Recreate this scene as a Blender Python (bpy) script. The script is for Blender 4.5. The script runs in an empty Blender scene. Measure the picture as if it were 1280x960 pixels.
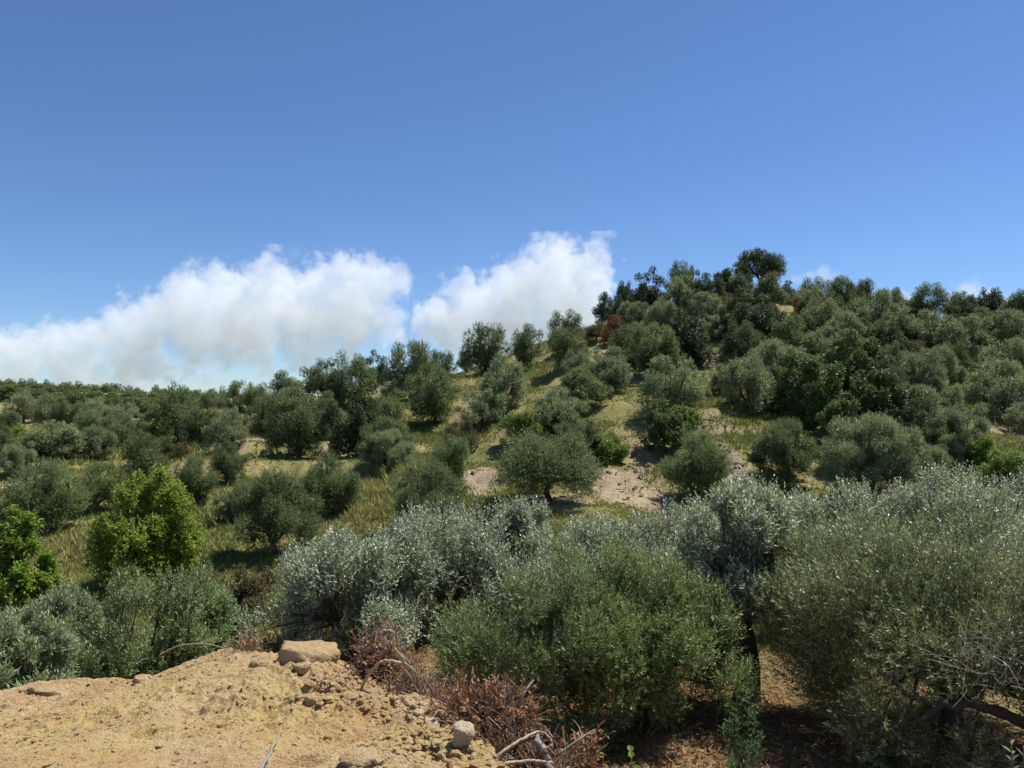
import bpy, math, random
import numpy as np

SC = bpy.context.scene
COL = SC.collection
HZ = 498.0         # horizon row of the photograph
F = 967.0          # focal length of the 1280 px wide photograph, in pixels
SUN = np.array([0.40, 0.24, 0.885]); SUN /= np.linalg.norm(SUN)

# ------------------------------------------------------------------ helpers
def norm(v):
    return v / np.maximum(np.linalg.norm(v, axis=-1, keepdims=True), 1e-9)

def mesh_from(name, verts, loops, sizes, mats=(), midx=None, smooth=False, attrs=None):
    """verts (n,3); loops flat vertex indices; sizes = loop count of each face"""
    me = bpy.data.meshes.new(name)
    verts = np.asarray(verts, np.float32); loops = np.asarray(loops, np.int32); sizes = np.asarray(sizes, np.int32)
    me.vertices.add(len(verts)); me.vertices.foreach_set('co', verts.ravel())
    me.loops.add(len(loops)); me.loops.foreach_set('vertex_index', loops)
    me.polygons.add(len(sizes))
    me.polygons.foreach_set('loop_start', np.concatenate([[0], np.cumsum(sizes)[:-1]]).astype(np.int32))
    if midx is not None:
        me.polygons.foreach_set('material_index', np.asarray(midx, np.int32))
    me.polygons.foreach_set('use_smooth', np.full(len(sizes), smooth, bool))
    for m in mats: me.materials.append(m)
    for k, v in (attrs or {}).items():
        a = me.attributes.new(k, 'FLOAT', 'POINT'); a.data.foreach_set('value', np.asarray(v, np.float32))
    me.update(calc_edges=True); me.validate()
    return me

def link(name, me, parent=None, loc=(0, 0, 0)):
    o = bpy.data.objects.new(name, me); COL.objects.link(o)
    o.parent = parent; o.location = loc
    return o

def tag(o, label=None, cat=None, group=None, kind=None):
    if label: o['label'] = label
    if cat: o['category'] = cat
    if group: o['group'] = group
    if kind: o['kind'] = kind
    return o

def empty(name, loc, rz=0.0):
    o = bpy.data.objects.new(name, None); COL.objects.link(o)
    o.location = loc; o.rotation_euler = (0, 0, rz); o.empty_display_size = 0.3
    return o

def copy_tree(root):
    c = root.copy(); COL.objects.link(c)
    for ch in list(root.children):
        d = ch.copy(); COL.objects.link(d); d.parent = c
    return c

class Geo:
    """collects faces of several sources into one mesh"""
    def __init__(s): s.v = []; s.l = []; s.s = []; s.m = []; s.n = 0
    def add(s, v, l, sz, mi=0):
        v = np.asarray(v, float); s.v.append(v); s.l.append(np.asarray(l) + s.n); s.s.append(np.asarray(sz)); s.m.append(np.full(len(sz), mi)); s.n += len(v)
    def tube(s, path, radii, sides=6, mi=0, cap=True):
        path = np.asarray(path, float); k = len(path); radii = np.asarray(radii, float)
        t = norm(np.gradient(path, axis=0))
        ref = np.where(np.abs(t[:, 2:3]) > 0.9, np.array([[1.0, 0, 0]]), np.array([[0, 0, 1.0]]))
        if abs(t[:, 2]).max() > 0.9 and abs(t[:, 2]).min() < 0.9: ref = np.tile([[0.83, 0.55, 0.1]], (k, 1))
        a = norm(np.cross(t, ref)); b = np.cross(t, a)
        ang = np.arange(sides) / sides * 2 * np.pi
        v = path[:, None, :] + radii[:, None, None] * (np.cos(ang)[None, :, None] * a[:, None, :] + np.sin(ang)[None, :, None] * b[:, None, :])
        i = np.arange(k - 1)[:, None] * sides; j = np.arange(sides)[None, :]; j2 = (j + 1) % sides
        q = np.stack([i + j, i + j2, i + sides + j2, i + sides + j], -1).reshape(-1)
        L = [q]; S = [np.full((k - 1) * sides, 4)]
        if cap:
            L += [np.arange(sides)[::-1], np.arange(sides) + (k - 1) * sides]; S += [[sides], [sides]]
        s.add(v.reshape(-1, 3), np.concatenate(L), np.concatenate(S), mi)
    def build(s, name, mats, smooth=False):
        return mesh_from(name, np.concatenate(s.v), np.concatenate(s.l), np.concatenate(s.s), mats, np.concatenate(s.m), smooth)

# vectorised value noise
def _hash(ix, iy, iz, seed):
    h = (ix * 374761393 + iy * 668265263 + iz * 2147483647 + seed * 1274126177) & 0xFFFFFFFF
    h = ((h ^ (h >> 13)) * 1274126177) & 0xFFFFFFFF
    h = ((h ^ (h >> 16)) * 2246822519) & 0xFFFFFFFF
    return ((h ^ (h >> 15)) & 0xFFFFFF) / float(0xFFFFFF)
def vnoise(p, seed=0):
    p = np.asarray(p, float); i = np.floor(p).astype(np.int64); f = p - i; f = f * f * (3 - 2 * f)
    out = 0
    for dx in (0, 1):
        for dy in (0, 1):
            for dz in (0, 1):
                w = (f[..., 0] if dx else 1 - f[..., 0]) * (f[..., 1] if dy else 1 - f[..., 1]) * (f[..., 2] if dz else 1 - f[..., 2])
                out = out + w * _hash(i[..., 0] + dx, i[..., 1] + dy, i[..., 2] + dz, seed)
    return out * 2 - 1
def fbm(p, octv=4, seed=0, gain=0.5):
    a = 1.0; s = 0; p = np.asarray(p, float)
    for k in range(octv):
        s = s + a * vnoise(p, seed + k * 17); p = p * 2.03 + 5.3; a *= gain
    return s
def xyz(x, y, z=0.0):
    x, y = np.broadcast_arrays(x, y); return np.stack([x, y, np.zeros_like(x) + z], -1)

def worley(x, y, scale, seed=0):
    """distance to the nearest random point, in cells (2D)"""
    px = np.asarray(x, float) * scale; py = np.asarray(y, float) * scale
    ix = np.floor(px).astype(np.int64); iy = np.floor(py).astype(np.int64); best = np.full(px.shape, 9.0); idv = np.zeros(px.shape)
    for dx in (-1, 0, 1):
        for dy in (-1, 0, 1):
            cx, cy = ix + dx, iy + dy; z = np.zeros_like(cx)
            fx = cx + _hash(cx, cy, z, seed); fy = cy + _hash(cx, cy, z + 1, seed)
            d = np.hypot(fx - px, fy - py); m = d < best; best = np.where(m, d, best); idv = np.where(m, _hash(cx, cy, z + 2, seed), idv)
    return best, idv

class TPS:
    def __init__(s, P, z, lam=1e-4):
        s.P = np.asarray(P, float); n = len(P)
        K = s.phi(np.linalg.norm(s.P[:, None] - s.P[None], axis=-1)) + lam * np.eye(n)
        A = np.zeros((n + 3, n + 3)); A[:n, :n] = K; A[:n, n] = 1; A[:n, n + 1:] = s.P; A[n, :n] = 1; A[n + 1:, :n] = s.P.T
        s.w = np.linalg.solve(A, np.concatenate([z, [0, 0, 0]]))
    @staticmethod
    def phi(r): return r * r * np.log(np.maximum(r, 1e-9))
    def __call__(s, Q):
        Q = np.asarray(Q, float); sh = Q.shape[:-1]; Q = Q.reshape(-1, 2); out = np.empty(len(Q)); n = len(s.P)
        for k in range(0, len(Q), 20000):
            q = Q[k:k + 20000]
            out[k:k + 20000] = s.phi(np.linalg.norm(q[:, None] - s.P[None], axis=-1)) @ s.w[:n] + s.w[n] + q @ s.w[n + 1:]
        return out.reshape(sh)

# ------------------------------------------------------------------ materials
class NT:
    def __init__(s, name):
        s.m = bpy.data.materials.new(name); s.m.use_nodes = True; s.t = s.m.node_tree; s.t.nodes.clear()
        s.out = s.n('ShaderNodeOutputMaterial')
    def n(s, typ, **kw):
        x = s.t.nodes.new(typ)
        for k, v in kw.items():
            if k in x.inputs.keys() if hasattr(x.inputs, 'keys') else False: x.inputs[k].default_value = v
            else: setattr(x, k, v)
        return x
    def l(s, a, b): s.t.links.new(a, b)
    def mix(s, fac, a, b, blend='MIX'):
        x = s.t.nodes.new('ShaderNodeMix'); x.data_type = 'RGBA'; x.blend_type = blend
        for i, v in ((0, fac), (6, a), (7, b)):
            if hasattr(v, 'links'): s.l(v, x.inputs[i])
            elif i == 0: x.inputs[0].default_value = v
            else: x.inputs[i].default_value = (*v, 1)
        return x.outputs[2]
    def math(s, op, a, b=None, clamp=False):
        x = s.t.nodes.new('ShaderNodeMath'); x.operation = op; x.use_clamp = clamp
        for i, v in ((0, a), (1, b)):
            if v is None: continue
            if hasattr(v, 'links'): s.l(v, x.inputs[i])
            else: x.inputs[i].default_value = v
        return x.outputs[0]
    def noise(s, scale, detail=4, rough=0.55, vec=None, dist=0.0):
        x = s.t.nodes.new('ShaderNodeTexNoise'); x.inputs['Scale'].default_value = scale; x.inputs['Detail'].default_value = detail
        x.inputs['Roughness'].default_value = rough; x.inputs['Distortion'].default_value = dist
        if vec is not None: s.l(vec, x.inputs['Vector'])
        return x.outputs['Fac']
    def ramp(s, fac, lo, hi):
        x = s.t.nodes.new('ShaderNodeMapRange'); x.inputs[1].default_value = lo; x.inputs[2].default_value = hi; s.l(fac, x.inputs[0])
        return x.outputs[0]
    def attr(s, name):
        x = s.t.nodes.new('ShaderNodeAttribute'); x.attribute_name = name; return x.outputs['Fac']
    def pos(s):
        return s.t.nodes.new('ShaderNodeTexCoord').outputs['Object']
    def bsdf(s, col, rough=0.8, spec=0.3, bump=None, bdist=0.02, bstr=0.6):
        b = s.t.nodes.new('ShaderNodeBsdfPrincipled')
        if hasattr(col, 'links'): s.l(col, b.inputs['Base Color'])
        else: b.inputs['Base Color'].default_value = (*col, 1)
        if hasattr(rough, 'links'): s.l(rough, b.inputs['Roughness'])
        else: b.inputs['Roughness'].default_value = rough
        b.inputs['Specular IOR Level'].default_value = spec
        if bump is not None:
            x = s.t.nodes.new('ShaderNodeBump'); x.inputs['Distance'].default_value = bdist; x.inputs['Strength'].default_value = bstr
            s.l(bump, x.inputs['Height']); s.l(x.outputs[0], b.inputs['Normal'])
        return b.outputs[0]
    def done(s, sh): s.l(sh, s.out.inputs['Surface']); return s.m

def leaf_mat(name, top, back, alt, rough=0.42, spec=0.45, transl=0.22, var=0.5, altmix=0.35, dry=None, drymix=0.05):
    """leaf with a darker upper face, a paler underside; each leaf its own tone"""
    m = NT(name)
    g = m.n('ShaderNodeNewGeometry'); oi = m.n('ShaderNodeObjectInfo')
    isl = g.outputs['Random Per Island']
    face = m.mix(m.math('MULTIPLY', m.math('FRACT', m.math('MULTIPLY', isl, 7.31)), altmix * 2), top, alt)
    if dry is not None:
        face = m.mix(m.math('GREATER_THAN', m.math('FRACT', m.math('MULTIPLY', isl, 91.7)), 1 - drymix), face, dry)
    c = m.mix(g.outputs['Backfacing'], face, back)
    hs = m.n('ShaderNodeHueSaturation')
    m.l(c, hs.inputs['Color'])
    v = m.math('ADD', m.math('MULTIPLY', m.math('FRACT', m.math('MULTIPLY', isl, 31.7)), var), 1 - var * 0.5)
    v = m.math('MULTIPLY', v, m.math('ADD', m.math('MULTIPLY', oi.outputs['Random'], 0.34), 0.83))
    m.l(v, hs.inputs['Value'])
    m.l(m.math('ADD', m.math('MULTIPLY', m.math('FRACT', m.math('MULTIPLY', oi.outputs['Random'], 5.7)), 0.020), 0.490), hs.inputs['Hue'])
    b = m.bsdf(hs.outputs[0], rough, spec)
    tr = m.n('ShaderNodeBsdfTranslucent')
    tc = m.mix(1.0, hs.outputs[0], (1.0, 1.05, 0.55), 'MULTIPLY')
    m.l(tc, tr.inputs['Color'])
    x = m.n('ShaderNodeMixShader'); x.inputs[0].default_value = transl
    m.l(b, x.inputs[1]); m.l(tr.outputs[0], x.inputs[2])
    return m.done(x.outputs[0])

def bark_mat(name, a, b, scale=9):
    m = NT(name); p = m.pos(); n = m.noise(scale, 6, 0.65, p, 0.6)
    return m.done(m.bsdf(m.mix(n, a, b), 0.9, 0.15, n, 0.03, 0.8))

M = {}
M['olive'] = leaf_mat('olive_leaf', (0.098, 0.142, 0.045), (0.20, 0.235, 0.125), (0.150, 0.195, 0.064), rough=0.5, spec=0.25)
M['grey'] = leaf_mat('grey_olive_leaf', (0.163, 0.200, 0.090), (0.300, 0.338, 0.206), (0.219, 0.256, 0.125), rough=0.5, spec=0.28)
M['fresh'] = leaf_mat('fresh_olive_leaf', (0.122, 0.185, 0.052), (0.26, 0.31, 0.16), (0.190, 0.258, 0.080), rough=0.45, spec=0.35)
M['tawny'] = leaf_mat('tawny_olive_leaf', (0.165, 0.205, 0.075), (0.31, 0.345, 0.22), (0.260, 0.295, 0.115), spec=0.38, dry=(0.28, 0.19, 0.08), drymix=0.05)
M['silver'] = leaf_mat('silver_olive_leaf', (0.175, 0.212, 0.110), (0.45, 0.48, 0.375), (0.225, 0.262, 0.150), rough=0.42, spec=0.32)
M['dark'] = leaf_mat('evergreen_leaf', (0.046, 0.077, 0.031), (0.094, 0.125, 0.055), (0.077, 0.117, 0.041), rough=0.5, spec=0.22)
M['broad'] = leaf_mat('broad_leaf', (0.077, 0.126, 0.033), (0.146, 0.195, 0.081), (0.139, 0.188, 0.045), rough=0.5, spec=0.2)
M['walnut'] = leaf_mat('bright_leaf', (0.195, 0.275, 0.032), (0.23, 0.30, 0.07), (0.245, 0.30, 0.044), rough=0.5, spec=0.3, transl=0.38)
M['lime'] = leaf_mat('lime_leaf', (0.143, 0.227, 0.030), (0.185, 0.269, 0.067), (0.218, 0.269, 0.037), transl=0.3)
M['red'] = leaf_mat('dried_leaf', (0.240, 0.090, 0.054), (0.288, 0.132, 0.084), (0.156, 0.078, 0.042), rough=0.7, spec=0.2, transl=0.15)
M['brush'] = leaf_mat('withered_leaf', (0.38, 0.150, 0.062), (0.43, 0.24, 0.13), (0.25, 0.12, 0.06), rough=0.7, spec=0.2, transl=0.2)
M['brown'] = leaf_mat('brownish_leaf', (0.137, 0.111, 0.046), (0.195, 0.156, 0.091), (0.111, 0.124, 0.039), rough=0.6, spec=0.2)
M['glossy'] = leaf_mat('sapling_leaf', (0.055, 0.115, 0.035), (0.12, 0.19, 0.09), (0.08, 0.15, 0.05), rough=0.3, spec=0.5)
M['bark'] = bark_mat('olive_bark', (0.045, 0.036, 0.026), (0.14, 0.115, 0.085))
M['twig'] = bark_mat('twig_bark', (0.09, 0.065, 0.045), (0.22, 0.17, 0.12), 20)
def twig_mix(name, a, b, c):
    m = NT(name); i = m.n('ShaderNodeNewGeometry').outputs['Random Per Island']
    col = m.mix(i, a, b); col = m.mix(m.math('GREATER_THAN', m.math('FRACT', m.math('MULTIPLY', i, 17.3)), 0.72), col, c)
    return m.done(m.bsdf(col, 0.85, 0.15))
M['deadtwig'] = twig_mix('dead_twig', (0.10, 0.06, 0.04), (0.24, 0.15, 0.10), (0.36, 0.29, 0.22))
M['baretwig'] = twig_mix('bare_grey_twig', (0.20, 0.17, 0.13), (0.34, 0.30, 0.25), (0.12, 0.09, 0.06))
M['palewood'] = bark_mat('bleached_wood', (0.36, 0.27, 0.17), (0.55, 0.43, 0.29), 25)
M['greywood'] = bark_mat('grey_wood', (0.20, 0.17, 0.14), (0.42, 0.37, 0.31), 30)
# ------------------------------------------------------------------ foliage
def leaf_quads(geo, P, D, N, L, W, mi=0):
    S = norm(np.cross(D, N)); L = np.asarray(L)[:, None]; W = np.asarray(W)[:, None]
    mid = P + D * L * 0.45
    v = np.stack([P, mid + S * W * 0.5, P + D * L, mid - S * W * 0.5], 1).reshape(-1, 3)
    n = len(P)
    geo.add(v, np.arange(4 * n), np.full(n, 4), mi)

def leaf_ovals(geo, P, D, N, L, W, mi=0):
    """six-cornered leaf, folded a little along its midrib and drooping at the tip"""
    S = norm(np.cross(D, N)); N = np.cross(S, D); L = np.asarray(L)[:, None]; W = np.asarray(W)[:, None]
    a = P + D * L * 0.3; b = P + D * L * 0.68 - N * L * 0.03; t = P + D * L - N * L * 0.12; up = N * W * 0.18
    v = np.stack([P, a + S * W * .5 + up, b + S * W * .42 + up, t, b - S * W * .42 + up, a - S * W * .5 + up], 1).reshape(-1, 3)
    n = len(P); k = np.arange(n)[:, None] * 6
    geo.add(v, np.concatenate([k + np.array([[0, 1, 2, 3]]), k + np.array([[0, 3, 4, 5]])], 1).ravel(), np.full(2 * n, 4), mi)

def twigs_leaves(rng, geo, O, T, tl, nl, L, W, spread=0.75, flip=0.0, oval=False, mi=0, up=0.4, jitter=0.25):
    """leaves in pairs along straight twigs starting at O, pointing along T"""
    n = len(O)
    ref = norm(rng.normal(size=(n, 3))); A = norm(np.cross(T, ref)); B = np.cross(T, A)
    t = (np.arange(nl) + 0.6) / nl
    P = (O[:, None] + T[:, None] * (t[None, :, None] * tl[:, None, None])).reshape(-1, 3)
    ph = (np.arange(nl) % 2) * np.pi + (np.arange(nl) // 2) * (np.pi / 2)
    ph = ph[None] + rng.uniform(0, 6.28, (n, 1)) + rng.normal(0, 0.35, (n, nl))
    R = (np.cos(ph)[..., None] * A[:, None] + np.sin(ph)[..., None] * B[:, None]).reshape(-1, 3)
    TT = np.repeat(T, nl, 0)
    sp = spread * (1.15 - 0.5 * np.tile(t, n))[:, None]
    D = norm(TT * 0.75 + R * sp + rng.normal(0, jitter, R.shape))
    N = norm(TT - D * (TT * D).sum(1, keepdims=True) + np.array([[0, 0, up + 0.35]]) + rng.normal(0, 0.25, R.shape))
    if flip > 0: N = np.where(rng.random((len(N), 1)) < flip, -N, N)
    LL = L * rng.uniform(0.65, 1.2, len(P)); WW = W * rng.uniform(0.75, 1.2, len(P))
    (leaf_ovals if oval else leaf_quads)(geo, P, D, N, LL, WW, mi)

def crown(rng, W, H, zc0, n_cl, n_tw, tl, nl, L, Wd, cl_r=(0.2, 0.34), flip=0.0, oval=False, twig_geo=False, rough=0.22, up=0.35,
          spread=0.75, shell=0.45, sprout=0.0, cone=0.0, jitter=0.25):
    """crown between height zc0 and H, width W. Returns Geo (material 0 leaves, 1 twigs) and clump centres"""
    g = Geo(); a = W / 2; zc = zc0 + (H - zc0) * 0.46; cu = H - zc; cd = zc - zc0
    seed = int(rng.integers(1e6))
    C = []; R = []
    k = 0
    while len(C) < n_cl and k < n_cl * 40:
        k += 1
        d = norm(rng.normal(size=3)[None])[0]
        if d[2] < -0.8: continue
        bump = 1 + rough * 1.6 * vnoise(d[None] * 1.7 + 3.1, seed)[0]
        r = rng.uniform(cl_r[0], cl_r[1]) * a
        f = rng.uniform(0.72, 1.0) if rng.random() < 0.78 else rng.uniform(0.1, 0.6)
        ez = (cu if d[2] > 0 else cd)
        c = np.array([d[0] * max(a - r * 0.9, 0.1) * f * bump, d[1] * max(a - r * 0.9, 0.1) * f * bump, zc + d[2] * max(ez - r * 0.9, 0.05) * f * (bump if d[2] < 0.3 else (1 + bump) / 2)])
        if any(np.linalg.norm((c - q) * [1, 1, 1.15]) < 0.62 * min(r, rr) for q, rr in zip(C, R)): continue
        C.append(c); R.append(r)
    C = np.array(C); R = np.array(R)
    wgt = R ** 2.0; cnt = np.maximum((wgt / wgt.sum() * n_tw).astype(int), 3)
    idx = np.repeat(np.arange(len(C)), cnt); n = len(idx)
    u = norm(rng.normal(size=(n, 3)) + np.array([0, 0, 0.15]))
    rad = (rng.uniform(shell ** 3, 1, n)) ** (1 / 3.0)
    sq = np.array([1, 1, 0.85])
    O = C[idx] + u * sq * (rad * R[idx] * 0.92)[:, None]
    cen = np.array([0, 0, zc - 0.25 * H]); outw = norm(O - cen)
    T = norm(0.6 * u + 0.5 * outw + np.array([0, 0, up]) + rng.normal(0, 0.38, (n, 3)))
    tls = tl * rng.uniform(0.6, 1.3, n)
    if sprout > 0:
        sel = (rng.random(n) < sprout) & (u[:, 2] > 0.3)
        T[sel] = norm(T[sel] * 0.5 + np.array([0, 0, 1.0])); tls[sel] *= 1.7
    # fit the whole crown to the asked width and height
    hr = np.percentile(np.hypot(O[:, 0], O[:, 1]), 96.5); lo, hi = np.percentile(O[:, 2], [1.5, 99.3])
    mg = min(tl * 0.35, 0.08 * W)
    sx = (W / 2 - mg) / hr; sz = (H - mg - (z0 := zc0 + mg * 0.6)) / (hi - lo)
    f3 = np.array([sx, sx, sz]); o3 = np.array([0, 0, z0 - lo * sz])
    O = O * f3 + o3; C = C * f3 + o3
    if cone > 0:
        for Q in (O, C):
            t = np.clip((Q[:, 2] - z0) / (H - z0), 0, 1); Q[:, :2] *= (1 - cone * t ** 1.3)[:, None]
    O = O - T * (tls * 0.5)[:, None]
    twigs_leaves(rng, g, O, T, tls, nl, L, Wd, spread, flip, oval, 0, 0.4, jitter)
    # oversized leaves added deep inside every clump to block light
    kc = 70 if twig_geo else 30; fc = 0.42 if twig_geo else 1.0
    nc = len(C) * kc; ci = np.repeat(np.arange(len(C)), kc); uu = norm(rng.normal(size=(nc, 3)))
    leaf_quads(g, C[ci] + uu * (rng.uniform(0.0, 0.5, nc) * R[ci])[:, None], norm(rng.normal(size=(nc, 3))), norm(rng.normal(size=(nc, 3)) + [0, 0, .8]), fc * R[ci] * rng.uniform(.4, .7, nc), fc * R[ci] * rng.uniform(.14, .26, nc))
    if twig_geo:
        A = norm(np.cross(T, np.array([[0.3, 0.2, 0.9]]))); w = 0.0035
        B = np.cross(T, A); E = O + T * tls[:, None] * 0.95
        v = np.stack([O + A * w, O - A * w * .5 + B * w * .87, O - A * w * .5 - B * w * .87, E], 1).reshape(-1, 3)
        k = np.arange(n)[:, None] * 4
        g.add(v, np.concatenate([k + [[0, 1, 3]], k + [[1, 2, 3]], k + [[2, 0, 3]]], 1).ravel(), np.full(3 * n, 3), 1)
    return g, C, R

def trunk(rng, W, H, C, fork, r0, lean=0.1, sides=7, n_limb=4, sub=True):
    g = Geo()
    base = np.array([0, 0, -0.35]); l = rng.normal(0, lean, 2)
    f = np.array([l[0], l[1], fork])
    ts = np.linspace(0, 1, 7)
    path = base + (f - base) * ts[:, None] + np.stack([np.sin(ts * 5 + rng.uniform(0, 6)) * 0.05, np.cos(ts * 4 + rng.uniform(0, 6)) * 0.05, 0 * ts], 1) * (r0 / 0.15)
    rad = r0 * (1.45 - 0.75 * ts ** 0.6) * rng.uniform(0.92, 1.1, 7)
    g.tube(path, rad, sides + 2)
    tip = path[-1]
    ang = np.arctan2(C[:, 1], C[:, 0]); order = np.argsort(ang); groups = np.array_split(order, n_limb)
    for gr in groups:
        if len(gr) == 0: continue
        m = C[gr].mean(0); m = tip + (m - tip) * 0.62; m[2] = max(m[2], tip[2] + 0.15)
        t = np.linspace(0, 1, 6)[:, None]
        mid = (tip + m) / 2 + rng.normal(0, 0.09 * W / 4, 3)
        p = (1 - t) ** 2 * (tip - [0, 0, r0 * .5]) + 2 * t * (1 - t) * mid + t * t * m
        g.tube(p, r0 * (0.62 - 0.34 * t[:, 0]), sides)
        if sub:
            for c in C[gr]:
                q0 = p[rng.integers(3, 6)]
                t2 = np.linspace(0, 1, 5)[:, None]; md = (q0 + c) / 2 + rng.normal(0, 0.1 * W / 4, 3)
                pp = (1 - t2) ** 2 * q0 + 2 * t2 * (1 - t2) * md + t2 * t2 * c
                g.tube(pp, r0 * (0.26 - 0.2 * t2[:, 0]), 5)
    return g

def make_tree(name, seed, leafm, W, H, z0=0.6, n_cl=34, n_tw=1800, tl=0.38, nl=7, L=0.13, Wd=0.042, fork=None, r0=None, near=False, limbs=4, **kw):
    rng = np.random.default_rng(seed)
    g, C, R = crown(rng, W, H, z0, n_cl, n_tw, tl, nl, L, Wd, twig_geo=near, **kw)
    t = trunk(rng, W, H, C, fork if fork else max(z0 * 0.9, 0.5), r0 if r0 else 0.032 * W + 0.03, n_limb=limbs)
    return g.build(name + '_crown', [M[leafm], M['twig']]), t.build(name + '_trunk', [M['bark']], True)

def put_tree(name, meshes, loc, rz, scale=(1, 1, 1)):
    r = empty(name, loc, rz); r.scale = scale
    link('crown', meshes[0], r); link('trunk', meshes[1], r)
    return r

# ------------------------------------------------------------------ terrain
def at(px, py, d): return ((px - 640) / F * d, d, (HZ - py) / F * d)
CTRL = [  # (px, py, forward distance) read off the photograph
 (940, 893, 12.5), (1150, 922, 11.5), (760, 918, 11.5), (1290, 960, 10), (1450, 1000, 10), (600, 900, 13), (420, 880, 14), (250, 890, 14), (60, 930, 13), (-150, 960, 12),
 (400, 800, 18), (600, 790, 18), (800, 780, 19), (1000, 790, 18.5), (1250, 790, 18.5), (1500, 800, 18),
 (300, 765, 20), (120, 770, 21), (-120, 790, 20), (270, 720, 24), (190, 728, 24.5), (100, 702, 26), (0, 705, 26), (320, 692, 27), (420, 672, 28.5),
 (450, 650, 30), (600, 638, 31), (680, 625, 32), (760, 648, 28), (780, 615, 34), (850, 625, 33.5), (940, 625, 33), (1100, 612, 34), (1200, 605, 34), (1290, 592, 35), (1500, 600, 33),
 (590, 603, 36), (500, 612, 35), (810, 570, 37.5), (850, 545, 40), (900, 530, 41.5), (760, 520, 44), (910, 575, 36.5), (985, 595, 36.5), (1080, 570, 39), (1170, 560, 40), (1250, 540, 43), (1230, 480, 54),
 (700, 565, 38), (690, 535, 44), (620, 500, 54), (600, 537, 48), (640, 470, 62), (700, 435, 67), (870, 450, 57), (810, 440, 60), (920, 405, 66), (850, 385, 72), (950, 372, 74), (1000, 392, 70), (1020, 430, 60), (1050, 480, 52),
 (1100, 405, 69), (1200, 402, 74), (1275, 395, 76), (1140, 440, 60), (1200, 440, 61), (1450, 400, 74), (1450, 480, 52),
 (600, 472, 67), (500, 478, 66), (540, 535, 51), (430, 498, 61), (300, 522, 60), (345, 505, 64), (430, 560, 45), (330, 540, 50), (485, 600, 37), (375, 590, 40), (415, 660, 30), (445, 537, 51),
 (270, 580, 40), (100, 575, 46), (15, 600, 38), (60, 650, 31.5), (170, 600, 41), (228, 548, 56), (150, 545, 60), (-150, 620, 36), (-150, 560, 52),
 (10, 530, 76), (60, 530, 78), (150, 512, 105), (100, 494, 150), (0, 490, 160), (200, 500, 135), (250, 502, 120), (-200, 485, 160), (-200, 520, 80),
]
pts = [at(*c) for c in CTRL]
pts += [(2.2, 5, -3.7), (4, 4, -3.8), (0, 8, -4.7), (-5, 8, -5.0), (-8, 5, -4.3), (0.3, 2, -2.8), (7, 4, -4.0), (4, 7.5, -4.5), (8, 8, -4.7), (-3, 3, -3.0), (1, 1.0, -2.4), (-1, 1.0, -2.4)]
def pol(px, d, z): return ((px - 640) / F * d, d, z + (HZ - 480) / F * d)
for px, d, z in ((640, 84, 2.6), (640, 120, -6), (800, 92, 6.5), (950, 92, 7.5), (950, 130, 1), (1100, 92, 6.5), (1250, 96, 6.2), (1250, 140, 0), (1450, 100, 5), (500, 84, -1.5), (500, 120, -8), (400, 80, -2.5),
                 (330, 90, -4), (300, 130, -8), (100, 200, -6), (0, 215, -5), (250, 170, -8), (-200, 220, -5), (400, 170, -12), (640, 200, -14), (1000, 220, -10), (1400, 220, -10)):
    pts.append(pol(px, d, z))
for a in (-1.2, -0.6, 0, 0.6, 1.2):
    for r, z in ((420, -16), (1200, -36), (5000, -110)): pts.append((math.sin(a) * r, math.cos(a) * r, z))
pts = np.array(pts, float)
def uv(x, y):
    a = np.clip(np.arctan2(x, y), -1.35, 1.35); r = np.maximum(np.hypot(x, y), 1.0)
    return np.stack([a * 2.2, np.log(r)], -1)
_t = TPS(uv(pts[:, 0], pts[:, 1]), pts[:, 2], 2e-3)
def ground0(x, y): return _t(uv(np.asarray(x, float), np.asarray(y, float)))
def ground(x, y):
    x = np.asarray(x, float); y = np.asarray(y, float)
    r = np.hypot(x, y); k = np.clip((r - 14) / 12, 0, 1)
    p = xyz(x, y)
    g0 = ground0(x, y); g0 = np.where(r < 8, np.minimum(g0, -2.5 - np.clip(y, 0, 5) * 0.28), g0)
    z = g0 + k * 0.34 * fbm(p * 0.17, 3, 5) + 0.11 * fbm(p * 0.8, 4, 9)
    # low terrace banks along the hillside
    tz = z / 1.05 + 0.55 * vnoise(p * 0.06, 31); fr = tz - np.floor(tz); st = np.clip((fr - 0.5) / 0.16, 0, 1); st = st * st * (3 - 2 * st)
    kk = np.clip((r - 26) / 8, 0, 1) * np.clip((110 - r) / 30, 0, 1) * np.clip(0.55 + 0.9 * vnoise(p * 0.075, 77), 0, 1)
    return z + kk * 0.7 * 1.05 * (st - fr)
_d = np.geomspace(8.5, 230, 420)
def hit(px, py):
    x = (px - 640) / F * _d; z = (HZ - py) / F * _d; g = ground(x, _d)
    i = np.nonzero(g >= z)[0]
    return _d[i[0]] if len(i) else None

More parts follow.
